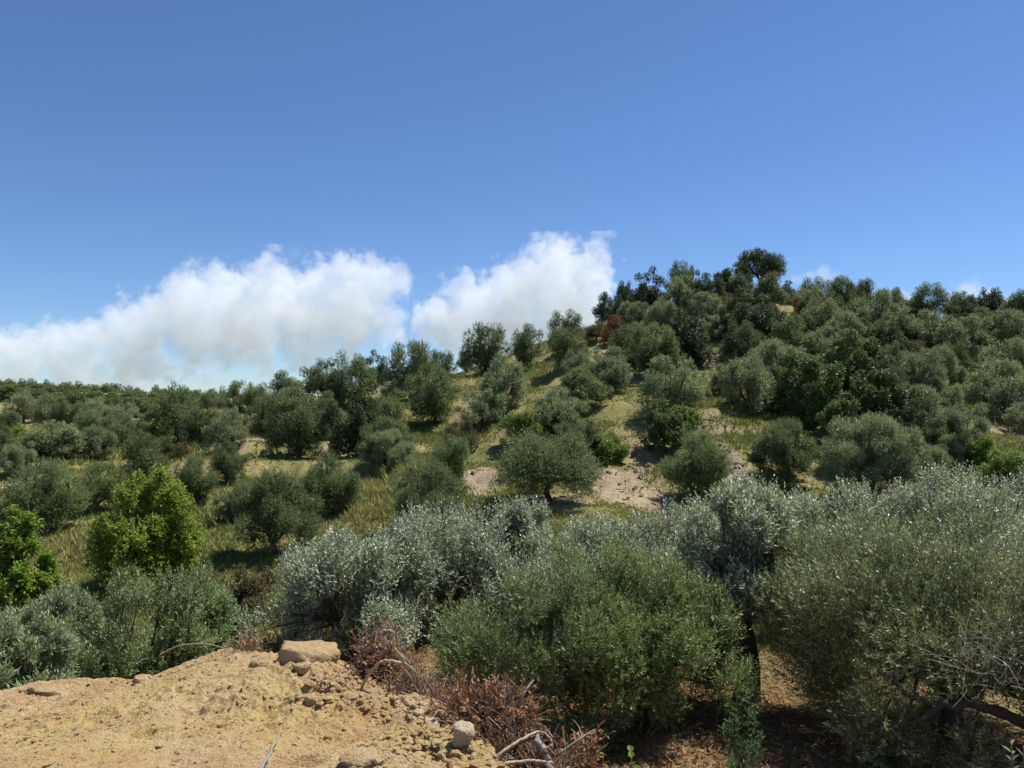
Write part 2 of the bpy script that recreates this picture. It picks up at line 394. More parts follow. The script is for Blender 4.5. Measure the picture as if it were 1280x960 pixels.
# soil / grass cover map: (px, py, width px, height px, amount)
SOIL = [(785, 620, 52, 17, 1.0), (600, 610, 26, 22, 1.0), (690, 628, 60, 12, .9), (805, 570, 34, 26, .62), (885, 528, 34, 18, .62), (910, 575, 13, 30, .7), (620, 495, 22, 12, .7), (645, 455, 10, 12, .8),
        (430, 562, 32, 20, .9), (330, 545, 22, 30, .6), (585, 500, 14, 30, .4), (885, 452, 16, 8, .9), (490, 478, 30, 7, .9), (15, 605, 26, 12, .8), (220, 590, 22, 12, .7), (10, 528, 32, 14, 1.0), (160, 497, 18, 4, .9),
        (1255, 540, 34, 22, .75), (1040, 598, 35, 6, .8), (785, 460, 14, 6, .6), (600, 650, 40, 12, .5), (310, 525, 18, 5, .5), (560, 585, 60, 6, .5), (950, 898, 90, 14, .9), (1200, 930, 140, 40, .8), (800, 935, 120, 30, .5)]
BANKS = {3, 4, 5, 6, 17, 19}
SB = []
for px, py, w, h, s in SOIL:
    d = hit(px, py)
    if d is None: d = 70.0
    d2 = hit(px, py - h) or d * 1.15; d3 = hit(px, py + h) or d / 1.1
    SB.append(((px - 640) / F * d, d, w * d / F, max(abs(d2 - d3) / 2, 0.5), s))
def soil(x, y, only_banks=False):
    m = np.zeros_like(np.asarray(x, float)); p = xyz(x, y); nz = 0.35 * fbm(p * 0.55, 4, 40)
    for i, (cx, cy, rx, ry, s) in enumerate(SB):
        if only_banks and i not in BANKS: continue
        q = ((x - cx) / rx) ** 2 + ((y - cy) / ry) ** 2
        m = np.maximum(m, s * np.clip(1.35 - q + nz, 0, 1))
    if only_banks: return np.clip(m, 0, 1)
    return np.clip(m + np.clip(fbm(p * 0.2, 4, 61) - 0.55, 0, 0.5), 0, 1)

def build_ground():
    m = NT('ground_soil'); p = m.pos()
    n1 = m.noise(0.35, 6, 0.6, p); n2 = m.noise(2.6, 8, 0.7, p, 0.5); n3 = m.noise(22, 6, 0.7, p)
    clay = m.mix(m.ramp(n2, 0.3, 0.7), (0.29, 0.22, 0.14), (0.44, 0.35, 0.23))
    cut = m.mix(m.ramp(n2, 0.3, 0.7), (0.17, 0.135, 0.09), (0.34, 0.27, 0.185))
    clay = m.mix(m.attr('bank'), clay, cut)
    clay = m.mix(m.math('MULTIPLY', m.ramp(n1, 0.5, 0.75), 0.5), clay, (0.27, 0.165, 0.09))
    turf = m.mix(m.ramp(n1, 0.35, 0.65), (0.15, 0.16, 0.05), (0.34, 0.275, 0.12))
    turf = m.mix(m.math('MULTIPLY', m.ramp(n3, 0.45, 0.7), 0.6), turf, (0.08, 0.08, 0.03))
    lit = m.mix(m.ramp(n3, 0.35, 0.65), (0.12, 0.062, 0.030), (0.28, 0.165, 0.08))
    f = m.math('ADD', m.attr('soil'), m.math('MULTIPLY', m.math('SUBTRACT', n2, 0.5), 0.9))
    c = m.mix(m.ramp(f, 0.25, 0.75), turf, clay)
    c = m.mix(m.attr('litter'), c, lit)
    h = m.math('ADD', n3, m.math('MULTIPLY', n2, 2.0))
    mat = m.done(m.bsdf(c, 0.95, 0.1, h, 0.06, 0.9))
    r = np.geomspace(0.6, 5000, 520)
    a = np.concatenate([np.linspace(-0.82, 0.82, 560), np.linspace(0.82, 2 * np.pi - 0.82, 90)[1:-1]])
    A, R = np.meshgrid(a, r)          # rows: rings
    X = np.sin(A) * R; Y = np.cos(A) * R
    Z = ground(X, Y)
    rs = np.hypot(X, Y)
    so = soil(X, Y) * np.clip((rs - 6) / 3, 0, 1)
    bk = soil(X, Y, True) * np.clip((rs - 6) / 3, 0, 1)
    Z = Z + (0.03 + 0.10 * bk) * np.clip(so, 0, 1) * fbm(xyz(X, Y) * 1.8, 4, 71, 0.6) * (rs < 120)
    li = np.clip((18.5 - rs) / 5, 0, 1) * np.clip(0.75 + 0.6 * fbm(xyz(X, Y) * 0.7, 3, 81), 0, 1)
    nr, na = X.shape
    i = np.arange(nr - 1)[:, None] * na; j = np.arange(na)[None]; j2 = (j + 1) % na
    q = np.stack([i + j, i + na + j, i + na + j2, i + j2], -1).reshape(-1)
    V = np.stack([X, Y, Z], -1).reshape(-1, 3)
    L = [q]; S = [np.full((nr - 1) * na, 4)]
    L.append(np.arange(na)); S.append([na])
    me = mesh_from('ground', V, np.concatenate(L), np.concatenate(S), [mat], None, True, {'soil': so.ravel(), 'bank': bk.ravel(), 'litter': li.ravel()})
    tag(link('ground', me), 'sloping olive grove ground of bare clay, dry grass and weeds', None, None, 'structure')
build_ground()

# ------------------------------------------------------------------ weeds and grass on the slopes
def build_grass():
    rng = np.random.default_rng(5)
    m = NT('grass_blade'); p = m.pos(); g = m.n('ShaderNodeNewGeometry')
    n = m.noise(0.22, 4, 0.6, p)
    c = m.mix(m.ramp(n, 0.46, 0.74), (0.175, 0.215, 0.050), (0.43, 0.36, 0.145))
    c = m.mix(m.math('MULTIPLY', g.outputs['Random Per Island'], 0.6), c, (0.29, 0.29, 0.085))
    b = m.bsdf(c, 0.7, 0.2); tr = m.n('ShaderNodeBsdfTranslucent'); m.l(c, tr.inputs[0])
    x = m.n('ShaderNodeMixShader'); x.inputs[0].default_value = 0.25; m.l(b, x.inputs[1]); m.l(tr.outputs[0], x.inputs[2])
    mat = m.done(x.outputs[0])
    n = 300000
    a = rng.uniform(-0.72, 0.72, n); r = np.exp(rng.uniform(math.log(18), math.log(88), n))
    X = np.sin(a) * r; Y = np.cos(a) * r
    s = soil(X, Y); dens = np.clip(0.7 + 0.8 * fbm(xyz(X, Y) * 0.35, 3, 91), 0.2, 1)
    keep = rng.random(n) < dens * np.clip(1.05 - s * 1.0, 0.05, 1)
    X, Y, r = X[keep], Y[keep], r[keep]; n = len(X)
    Z = ground(X, Y)
    hgt = (0.08 + 0.17 * np.clip(0.5 + 0.9 * fbm(xyz(X, Y) * 0.25, 2, 93), 0, 1)) * rng.uniform(0.6, 1.3, n)
    k = 4
    base = np.repeat(np.stack([X, Y, Z - 0.03], 1), k, 0) + np.concatenate([rng.normal(0, 0.10, (n * k, 2)), np.zeros((n * k, 1))], 1)
    h = np.repeat(hgt, k) * rng.uniform(0.5, 1.2, n * k)
    th = rng.uniform(0, 6.28, n * k); wd = 0.012 + 0.0004 * np.repeat(r, k)
    side = np.stack([np.cos(th), np.sin(th), 0 * th], 1) * wd[:, None]
    tip = base + np.stack([rng.normal(0, .45, n * k) * h, rng.normal(0, .45, n * k) * h, h], 1)
    big = np.repeat(rng.random(n) < 0.10, k); tip[big] += (tip[big] - base[big]) * 0.7; side[big] *= 1.7
    v = np.stack([base - side, base + side, tip], 1).reshape(-1, 3)
    me = mesh_from('grass', v, np.arange(len(v)), np.full(n * k, 3), [mat])
    tag(link('grass', me), 'yellow green weeds and dry grass growing over the hillside', None, None, 'stuff')
build_grass()

def build_litter():
    """straw and fallen leaves under the olives close by"""
    rng = np.random.default_rng(6)
    m = NT('litter_straw'); g = m.n('ShaderNodeNewGeometry'); i = g.outputs['Random Per Island']
    c = m.mix(i, (0.24, 0.13, 0.058), (0.36, 0.24, 0.115)); c = m.mix(m.math('GREATER_THAN', m.math('FRACT', m.math('MULTIPLY', i, 13.7)), 0.6), c, (0.15, 0.075, 0.035))
    mat = m.done(m.bsdf(c, 0.8, 0.15))
    n = 90000
    a = rng.uniform(-0.75, 0.85, n); r = rng.uniform(6.5, 19, n); X = np.sin(a) * r; Y = np.cos(a) * r
    k = rng.random(n) < np.clip(0.65 + 0.9 * fbm(xyz(X, Y) * 0.9, 3, 95), 0.08, 1); X, Y = X[k], Y[k]; n = len(X); Z = ground(X, Y)
    P = np.stack([X, Y, Z + 0.01], 1); D = norm(np.stack([rng.normal(size=n), rng.normal(size=n), np.abs(rng.normal(0, .35, n))], 1)); N = norm(rng.normal(size=(n, 3)) + [0, 0, 1.2])
    g = Geo(); leaf_quads(g, P, D, N, rng.uniform(0.05, 0.20, n), rng.uniform(0.012, 0.03, n))
    tag(link('leaf_litter', g.build('leaf_litter', [mat])), 'straw and fallen brown leaves on the ground under the close olives', None, None, 'stuff')
build_litter()

def build_rubble():
    """broken lumps of earth on the bare cuts and along the path"""
    rng = np.random.default_rng(14); g = Geo(); n = 10000
    w = np.array([rx * ry * s * (1.0 if i in BANKS else 0.12) for i, (_, _, rx, ry, s) in enumerate(SB)]); k = rng.choice(len(SB), n, p=w / w.sum()); S = np.array(SB)[k]
    X = S[:, 0] + S[:, 2] * rng.normal(0, .75, n); Y = S[:, 1] + S[:, 3] * rng.normal(0, .75, n)
    q = (np.hypot(X, Y) > 24) & (rng.random(n) < soil(X, Y)); X, Y = X[q], Y[q]; n = len(X); Z = ground(X, Y)
    C = np.array([[-1, -1, -1], [1, -1, -1], [1, 1, -1], [-1, 1, -1], [-1, -1, 1], [1, -1, 1], [1, 1, 1], [-1, 1, 1]], float)
    Fq = np.array([[0, 3, 2, 1], [4, 5, 6, 7], [0, 1, 5, 4], [1, 2, 6, 5], [2, 3, 7, 6], [3, 0, 4, 7]])
    s = 0.02 + 0.10 * rng.random(n) ** 4; V = C[None] * rng.uniform(.35, 1, (n, 8, 3)) * (s[:, None] * rng.uniform(.6, 1.2, (n, 3)))[:, None]
    a = rng.uniform(0, 6.28, (n, 1)); ca, sa = np.cos(a), np.sin(a)
    V = np.stack([V[..., 0] * ca - V[..., 1] * sa, V[..., 0] * sa + V[..., 1] * ca, V[..., 2] * .7], -1) + np.stack([X, Y, Z + s * .2], 1)[:, None]
    g.add(V.reshape(-1, 3), (Fq.ravel()[None] + np.arange(n)[:, None] * 8).ravel(), np.full(6 * n, 4))
    m = NT('earth_lump'); i = m.n('ShaderNodeNewGeometry').outputs['Random Per Island']
    mat = m.done(m.bsdf(m.mix(i, (0.22, 0.16, 0.105), (0.42, 0.325, 0.21)), 0.95, 0.1))
    tag(link('rubble', g.build('rubble', [mat])), 'broken lumps of earth on the bare banks and the path', None, None, 'stuff')
build_rubble()
# ------------------------------------------------------------------ hillside trees
PROTO = {}
def protos():
    far = dict(tl=0.27, nl=7, rough=0.36, shell=0.55)
    for i in range(5):
        PROTO.setdefault('o', []).append(make_tree('olive_tree', 100 + i, 'olive', 4.5, 4.0, 0.1 + 0.05 * i, 34 + 3 * i, 3600, L=0.125, Wd=0.046, cl_r=(0.2, 0.33), sprout=0.06, fork=0.5, **far))
        PROTO.setdefault('g', []).append(make_tree('olive_tree', 200 + i, 'grey', 4.5, 4.0, 0.1 + 0.05 * i, 46, 3600, L=0.125, Wd=0.046, cl_r=(0.16, 0.28), sprout=0.04, fork=0.5, **far))
    for i in range(4):
        PROTO.setdefault('oh', []).append(make_tree('olive_tree', 300 + i, 'olive', 4.5, 4.0, 0.2 + 0.1 * i, 40, 6500, 0.30, 10, 0.095, 0.028, rough=0.28, sprout=0.12, shell=0.5, fork=0.55))
        PROTO.setdefault('d', []).append(make_tree('evergreen_tree', 400 + i, 'dark', 4.5, 4.0, 0.0, 46, 3400, 0.24, 7, 0.13, 0.07, cl_r=(0.16, 0.27), rough=0.25, spread=1.0, up=0.25, shell=0.55, fork=0.5))
    for i in range(3):
        PROTO.setdefault('gh', []).append(make_tree('olive_tree', 350 + i, 'grey', 4.5, 4.0, 0.15, 46, 6500, 0.30, 10, 0.095, 0.028, cl_r=(0.16, 0.28), rough=0.3, sprout=0.08, shell=0.5, fork=0.5))
        PROTO.setdefault('b', []).append(make_tree('broadleaf_tree', 500 + i, 'broad', 4.5, 4.0, 0.05, 50, 3400, 0.27, 7, 0.15, 0.085, cl_r=(0.13, 0.25), rough=0.35, spread=1.1, up=0.2, shell=0.55, fork=0.5))
        PROTO.setdefault('t', []).append(make_tree('olive_tree', 550 + i, 'olive', 4.5, 4.6, 1.1, 26, 2600, 0.27, 7, 0.125, 0.046, cl_r=(0.2, 0.33), rough=0.4, fork=1.2, shell=0.55))
        PROTO.setdefault('y', []).append(make_tree('green_shrub', 600 + i, 'lime', 4.5, 3.2, 0.0, 40, 3000, 0.3, 7, 0.15, 0.06, cl_r=(0.15, 0.28), rough=0.4, up=0.6, shell=0.55))
        PROTO.setdefault('k', []).append(make_tree('shrub', 650 + i, 'brown', 4.5, 3.2, 0.0, 40, 2600, 0.3, 7, 0.13, 0.05, cl_r=(0.15, 0.28), rough=0.4, up=0.4, shell=0.55))
    PROTO['r'] = [make_tree('dry_shrub', 700, 'red', 4.5, 3.6, 0.1, 36, 2200, 0.28, 7, 0.14, 0.05, cl_r=(0.16, 0.28), rough=0.4, shell=0.55)]
    PROTO['f'] = [make_tree('olive_tree', 800 + i, 'olive', 4.5, 3.6, 0.0, 30, 1500, 0.36, 6, 0.24, 0.10, rough=0.25, shell=0.55) for i in range(4)]
    PROTO['u'] = [make_tree('pine_tree', 820, 'dark', 4.5, 3.4, 1.3, 24, 3000, 0.26, 7, 0.14, 0.05, cl_r=(0.2, 0.3), rough=0.3, fork=1.3, up=0.6, shell=0.5)]
protos()
PH = {'o': 4, 'oh': 4, 'g': 4, 'gh': 4, 'd': 4, 'b': 4, 't': 4.6, 'y': 3.2, 'k': 3.2, 'r': 3.6, 'f': 3.6, 'u': 3.4}
NAME = {'o': ('olive_tree', 'olive tree'), 'g': ('olive_tree', 'olive tree'), 'd': ('evergreen_tree', 'evergreen tree'), 'b': ('broadleaf_tree', 'broadleaf tree'), 't': ('olive_tree', 'olive tree'),
        'y': ('green_shrub', 'shrub'), 'k': ('shrub', 'shrub'), 'r': ('dry_shrub', 'shrub'), 'u': ('pine_tree', 'pine tree'), 'f': ('olive_tree', 'olive tree')}
GROUP = {'o': 'olive trees on the hillside', 'g': 'olive trees on the hillside', 't': 'olive trees on the hillside', 'd': 'dark evergreens on the hill', 'b': 'broadleaf trees in the hillside thicket',
         'y': 'yellow green shrubs on the slope', 'k': 'brownish shrubs on the slope', 'r': 'dried red shrubs', 'f': 'olive trees on the far ridge', 'u': None}
TARGET = {'o': .92, 'g': .85, 'd': 1.0, 'b': .9, 't': 1.15, 'y': .6, 'k': .6, 'r': .85, 'f': .8, 'u': .8}
# kind, centre px, top px, crown width px, forward distance, label
TREES = [
 # --- slope below the left ridge
 ('o', 226, 482, 72, 58, 'broad dark twin-topped olive breaking the skyline where the far ridge ends'),
 ('o', 251, 510, 52, 50, 'tall dark olive just below the twin-topped olive at the ridge end'),
 ('g', 289, 509, 36, 49.5, 'slim grey olive pressed against a taller dark olive beside the weedy terrace'),
 ('o', 181, 540, 64, 44, 'dense dark round olive directly above the bright walnut tree'),
 ('g', 66, 527, 76, 52, 'pale grey olive with many small clumps, widest of its row'),
 ('g', 122, 532, 45, 51, 'small pale grey olive next to the widest pale clumpy olive'),
 ('o', 62, 573, 92, 33, 'wide loose dark olive above the small bright tree at the frame edge'),
 ('o', 122, 578, 62, 34, 'feathery mid-green olive between the wide loose olive and the walnut'),
 ('o', 246, 570, 52, 38, 'small upright olive just behind the top of the bright walnut'),
 ('o', 287, 553, 52, 37, 'dark olive with a tall shoot, between terrace weeds and the walnut'),
 ('g', 291, 612, 42, 31, 'low greyish olive bush beside the broad olive with a black shadow pool'),
 ('o', 84, 495, 40, 72, 'dark olive with black underside in front of the far ridge'),
 ('g', 120, 498, 46, 80, 'soft round olive beside the black-bottomed olive before the ridge'),
 ('g', 150, 505, 50, 71, 'mid-green olive in the row before the ridge, next to the twin-topped one'),
 ('o', 186, 517, 44, 63, 'low rounded olive tucked under the twin-topped skyline olive'),
 ('o', 118, 513, 48, 66, 'olive filling the gap behind the small pale grey olive'),
 ('o', 150, 527, 46, 57, 'dark low olive directly behind the dense round one above the walnut'),
 ('g', 30, 490, 48, 95, 'pale olive just above the red soil bank near the frame edge'),
 ('g', 62, 493, 42, 92, 'grey olive beside the pale one above the red soil bank'),
 ('o', 163, 487, 22, 122, 'tiny round olive standing alone under the far ridge line'),
 ('o', 5, 540, 52, 50, 'half-cut dark olive at the frame edge beside the pale clumpy olive'),
 ('g', 22, 553, 44, 45, 'small grey olive at the foot of the half-cut dark one'),
 ('o', 12, 515, 40, 68, 'low bush of olive under the red soil bank'),
 ('o', 205, 545, 36, 52, 'narrow olive between the dense round one and the tall dark one'),
 ('k', 222, 553, 34, 47, 'straw brown shrub between two dark olives above the walnut'),
 ('o', 5, 625, 50, 33, 'dim olive at the frame edge above the small bright tree'),
 # --- middle ridge
 ('o', 300, 476, 40, 62, 'first bushy olive on the skyline after the sky notch at the ridge end'),
 ('o', 326, 480, 42, 61, 'second bushy olive after the sky notch, joined to the thin-topped one'),
 ('t', 352, 463, 36, 64, 'thin-topped open olive poking above its neighbours on the skyline'),
 ('o', 372, 483, 44, 60, 'low skyline olive between the thin-topped one and the big twin mound'),
 ('o', 405, 448, 58, 62, 'darker half of the big twin mound of olives on the skyline'),
 ('o', 442, 442, 64, 61.5, 'lighter taller half of the big twin mound of olives on the skyline'),
 ('d', 469, 439, 34, 68, 'dark narrow skyline tree beside the small window of sky under branches'),
 ('t', 512, 425, 62, 67, 'high domed olive on the middle skyline with sky under its branches'),
 ('o', 529, 447, 46, 62, 'grey-topped olive directly below the high domed skyline olive'),
 ('o', 549, 438, 42, 66, 'rounded skyline olive at the end of the middle crest'),
 ('g', 504, 461, 28, 61, 'very small pale olive under the window of sky'),
 ('g', 494, 475, 34, 57, 'pale round bush beside the bare crest soil'),
 ('d', 446, 494, 74, 52, 'wide dark mastic thicket with a black hollow below the twin mound'),
 ('o', 374, 497, 82, 44, 'big dark olive standing alone on the weedy terrace'),
 ('o', 368, 486, 60, 54, 'olive mass directly behind the big dark terrace olive'),
 ('o', 338, 491, 52, 55, 'green olive behind the weedy terrace, next to that mass'),
 ('o', 403, 489, 36, 54, 'bright-tipped small olive beside the dark mastic thicket'),
 ('o', 483, 521, 64, 42, 'upright two-tier olive beside the brown earth bank'),
 ('o', 484, 495, 56, 48, 'soft olive directly behind the upright two-tier olive'),
 ('o', 545, 461, 68, 53, 'massive near-black olive with deep shade in the middle of the slope'),
 ('g', 602, 487, 56, 50, 'feathery grey olive beside the massive near-black one'),
 ('o', 416, 567, 80, 32, 'full olive with a pointed base above the flowered grass slope'),
 ('o', 345, 588, 104, 28, 'broad olive with a large black shadow pool beneath it'),
 ('o', 312, 600, 50, 30, 'lobe-crowned small olive leaning against the broad shadowed olive'),
 ('o', 562, 545, 54, 37, 'olive behind the double-crowned one next to the bare yellow clearing'),
 ('o', 540, 575, 92, 30, 'double-crowned mid-green olive at the edge of the bare yellow clearing'),
 ('k', 292, 706, 110, 20, 'brown and green scrub in front of the large shadow pool'),
 # --- centre
 ('o', 607, 405, 62, 68, 'tall rounded skyline olive with a top knot, in front of the white cloud'),
 ('o', 583, 440, 24, 68, 'small olive at the foot of the one with a top knot'),
 ('t', 660, 405, 46, 71, 'flat-topped skyline olive in the middle of the white cloud'),
 ('o', 655, 430, 28, 68, 'small dark bush under the flat-topped skyline olive'),
 ('g', 631, 443, 72, 60, 'broad silvery round olive below the flat-topped skyline olive'),
 ('t', 708, 387, 42, 75, 'skyline olive with dark top beside the end of the white cloud'),
 ('o', 709, 410, 52, 68, 'smooth dense round olive under the dark-topped skyline olive'),
 ('k', 745, 402, 36, 71, 'thin grey-brown bush beside the dried red shrub on the crest'),
 ('g', 758, 433, 58, 60, 'yellowish-grey olive in the clump below the dried red shrub'),
 ('g', 722, 438, 42, 61, 'pale olive in the clump below the smooth dense round one'),
 ('o', 727, 459, 62, 55, 'deeper green olive leading the clump under the dried red shrub'),
 ('g', 768, 450, 40, 58, 'grey olive at the end of that clump by the grassy strip'),
 ('g', 703, 484, 66, 50, 'compact grey-tipped olive just above the yellow-green shrubs'),
 ('y', 655, 514, 62, 46, 'yellow-green shrub behind the lone dark olive of the clearing'),
 ('y', 690, 518, 40, 45, 'smaller lime shrub under the compact grey-tipped olive'),
 ('y', 760, 540, 58, 39, 'lime-green shrub at the top of the eroded bank'),
 ('d', 738, 528, 44, 40, 'dark green shrub between the lone clearing olive and the lime shrub'),
 ('o', 713, 528, 46, 42, 'mid-green bush rising behind the crown of the lone clearing olive'),
 ('r', 767, 393, 42, 71, 'dried red-brown shrub high on the crest, the larger red one'),
 # --- crest of the big hill
 ('d', 760, 366, 36, 76, 'small dark evergreen where the crest meets the white cloud'),
 ('d', 781, 352, 24, 77, 'thin dark evergreen second along the crest from the white cloud'),
 ('d', 813, 335, 44, 76, 'tall pointed dark evergreen on the rising crest'),
 ('k', 786, 378, 36, 73, 'dull grey-brown bush above the dried red shrub'),
 ('t', 850, 326, 26, 78, 'bushy-headed tree standing up from the crest thicket'),
 ('d', 866, 333, 16, 78, 'slender spike of a tree beside the bushy-headed one'),
 ('g', 852, 344, 52, 75, 'grey-green tree under the bushy-headed one on the crest'),
 ('g', 828, 372, 44, 73, 'dull olive on the upper slope below the tall pointed evergreen'),
 ('d', 885, 343, 42, 77, 'dark crest evergreen midway between the bushy head and the umbrella pine'),
 ('b', 906, 338, 44, 77, 'dark leafy crest tree second before the umbrella pine'),
 ('d', 926, 342, 40, 76, 'dark crest tree next before the umbrella pine'),
 ('u', 950, 311, 64, 78, 'umbrella-crowned pine, highest tree on the hilltop'),
 ('o', 965, 340, 48, 74, 'rounded dusky tree under the umbrella pine'),
 ('d', 930, 360, 62, 71, 'wide dark evergreen mass below the umbrella pine'),
 ('k', 903, 364, 46, 72, 'brownish-grey bush in the middle of the crest thicket'),
 ('d', 860, 388, 64, 67, 'black-green evergreen above the grassy patch of the upper slope'),
 ('d', 957, 372, 52, 70, 'dark bush at the lower edge of the crest thicket'),
 ('g', 880, 366, 42, 71, 'greyish tree in the centre of the crest thicket'),
 ('o', 815, 403, 64, 62, 'large olive with green lobes below the crest thicket'),
 ('o', 830, 418, 50, 60, 'front lobe-crowned olive of the group below the crest thicket'),
 ('o', 785, 405, 46, 64, 'olive behind the large green-lobed one, beside the dried red shrub'),
 ('o', 793, 430, 34, 59, 'little olive with bare stem beside a dry grass spot'),
 ('g', 889, 394, 36, 62, 'pear-shaped grey olive above the grassy patch with logs'),
 ('o', 928, 400, 48, 60, 'taller dark-green olive beside the pear-shaped grey one'),
 ('g', 838, 446, 80, 50, 'clumpy silver-grey olive in the middle of the grassy strip'),
 ('g', 862, 470, 40, 48, 'small grey olive in front of the clumpy silver-grey one'),
 ('b', 832, 500, 62, 45, 'dark leafy shrub at the foot of the clumpy silver-grey olive'),
 ('y', 858, 508, 36, 44.5, 'bright shrub at the top of the brown bank'),
 ('y', 882, 482, 24, 48, 'pale lime tuft bush beside the clumpy silver-grey olive'),
 ('g', 935, 440, 78, 51, 'broad grey olive above the brown bank with black shade under it'),
 ('g', 908, 455, 40, 53, 'narrow grey olive at the edge of the grassy strip'),
 ('g', 984, 430, 66, 54, 'pale rounded olive behind the glossy broadleaf thicket'),
 # --- right part of the hill
 ('t', 1019, 346, 38, 75, 'open-crowned tree just under the small white cloud puff'),
 ('o', 1053, 345, 46, 75, 'skyline olive with a dark stem beside the open-crowned tree'),
 ('o', 1080, 349, 42, 76, 'skyline olive third along from the umbrella pine'),
 ('g', 1098, 363, 70, 70, 'wide grey domed olive a little below the skyline'),
 ('o', 1118, 360, 34, 74, 'small skyline olive behind the wide grey dome'),
 ('r', 1002, 377, 24, 72, 'small dried reddish shrub below the open-crowned tree'),
 ('k', 988, 368, 30, 72, 'brownish bush beside the small dried reddish shrub'),
 ('o', 990, 394, 56, 64, 'dense dark-green round tree below the small dried reddish shrub'),
 ('g', 1057, 390, 60, 64, 'cauliflower-like olive in the middle of the upper slope'),
 ('g', 1020, 413, 46, 59, 'grey olive between the dense round tree and the leafy thicket'),
 ('b', 1062, 417, 92, 55, 'big glossy broadleaf tree at the top of the thicket'),
 ('g', 970, 424, 66, 57, 'soft grey olive on the slope under the dense dark-green tree'),
 ('b', 1018, 440, 92, 46, 'large yellow-tipped broadleaf tree dominating the thicket'),
 ('k', 966, 480, 46, 43, 'thin brownish-olive bush above the brown bank'),
 ('d', 1110, 403, 48, 64, 'blackish low tree with brown top in the upper slope'),
 ('d', 1131, 400, 38, 63, 'small round blackish tree beside the brown-topped one'),
 ('g', 1152, 385, 64, 67, 'faded olive below the tall open skyline tree'),
 ('g', 1200, 394, 72, 62, 'wide faded grey-brown tree above the grassy gap'),
 ('t', 1166, 354, 46, 75, 'tall open skyline tree whose dark trunk shows against the sky'),
 ('o', 1199, 364, 30, 75, 'small skyline tree between two cloud puffs'),
 ('d', 1237, 361, 46, 76, 'dark skyline tree with ragged top'),
 ('o', 1272, 364, 52, 77, 'skyline olive cut by the frame edge'),
 ('o', 1230, 384, 40, 66, 'tall dark rounded tree above the grassy gap'),
 ('g', 1266, 388, 58, 68, 'grey olive at the frame edge under the skyline'),
 ('g', 1264, 423, 78, 58, 'pale clumpy olive at the frame edge, upper of two'),
 ('g', 1256, 450, 80, 52, 'big pale clumpy olive at the frame edge, lower of two'),
 ('o', 1189, 426, 40, 58, 'dark-shadowed round olive beside the grassy gap'),
 ('g', 1150, 440, 60, 54, 'grey olive with even round top left of the dark-shadowed one'.replace('left of', 'next to')),
 ('g', 1194, 455, 32, 52, 'small pale olive at the edge of the grassy gap'),
 ('g', 1216, 473, 30, 49, 'tiny grey bush at the lower end of the grassy gap'),
 ('g', 1190, 478, 38, 47, 'grey round bush beneath the small pale olive'),
 ('o', 1101, 437, 44, 58, 'mid-green tree between the blackish tree and the glossy broadleaf'),
 ('b', 1103, 463, 86, 48, 'deep green broadleaf tree in the shaded heart of the thicket'),
 ('g', 1152, 482, 56, 46, 'grey olive hanging over the black gap of the thicket'),
 ('d', 1140, 500, 60, 45, 'nearly black tree at the bottom of the thicket'),
 ('b', 1050, 500, 54, 43, 'dark broadleaf bush between the big thicket tree and the lower olives'),
 ('g', 1030, 372, 52, 71, 'grey bush closing the gap below the open-crowned skyline tree'),
 ('d', 985, 352, 40, 75, 'dark crest tree between the umbrella pine and the open-crowned tree'),
 ('o', 1062, 372, 50, 70, 'green bush just under the skyline olive with a dark stem'),
 # --- foot of the hill
 ('oh', 869, 538, 86, 34, 'round dark olive beside the bare path'),
 ('oh', 985, 524, 80, 38, 'upright full olive in front of the brown bank'),
 ('g', 955, 545, 36, 38, 'thin grey bush leaning on the upright full olive'),
 ('gh', 1092, 518, 112, 38, 'very broad feathery olive at the foot of the thicket'),
 ('gh', 1098, 552, 78, 34.5, 'smaller feathery olive in front of the very broad one'),
 ('oh', 1046, 545, 42, 37, 'small olive between the upright full one and the very broad one'),
 ('g', 1200, 505, 74, 43, 'grey spreading olive under the small brown cliff'),
 ('g', 1160, 556, 54, 36, 'soft grey bush above the silver olive belt'),
 ('g', 1182, 543, 46, 39, 'thin grey tree beside the lime-leaved tree'),
 ('y', 1214, 544, 54, 38, 'lime-leaved small tree under the grey spreading olive'),
 ('y', 1258, 562, 62, 37, 'yellowish grassy shrub at the frame edge'),
 ('g', 1282, 503, 40, 45, 'grey olive cut by the frame edge beside the brown cliff'),
 ('k', 1130, 588, 70, 32, 'low brownish scrub at the back of the silver olive belt'),
 ('y', 960, 606, 60, 31, 'low green scrub between the silver olives and the upright full olive'),
 ('k', 575, 525, 50, 47, 'weedy scrub on the terrace beside the feathery grey olive'),
]
def solve(kind, px, top, w, d):
    best = None
    for dd in np.linspace(d * 0.84, d * 1.16, 33):
        g = float(ground((px - 640) / F * dd, dd)); W = w * dd / F; h = (HZ - top) / F * dd - g
        c = abs(math.log(max(h / W, 0.05) / TARGET[kind[0]])) + 1.2 * abs(math.log(dd / d))
        if best is None or c < best[0]: best = (c, dd, g, W, h)
    return best[1:]
_first = {}
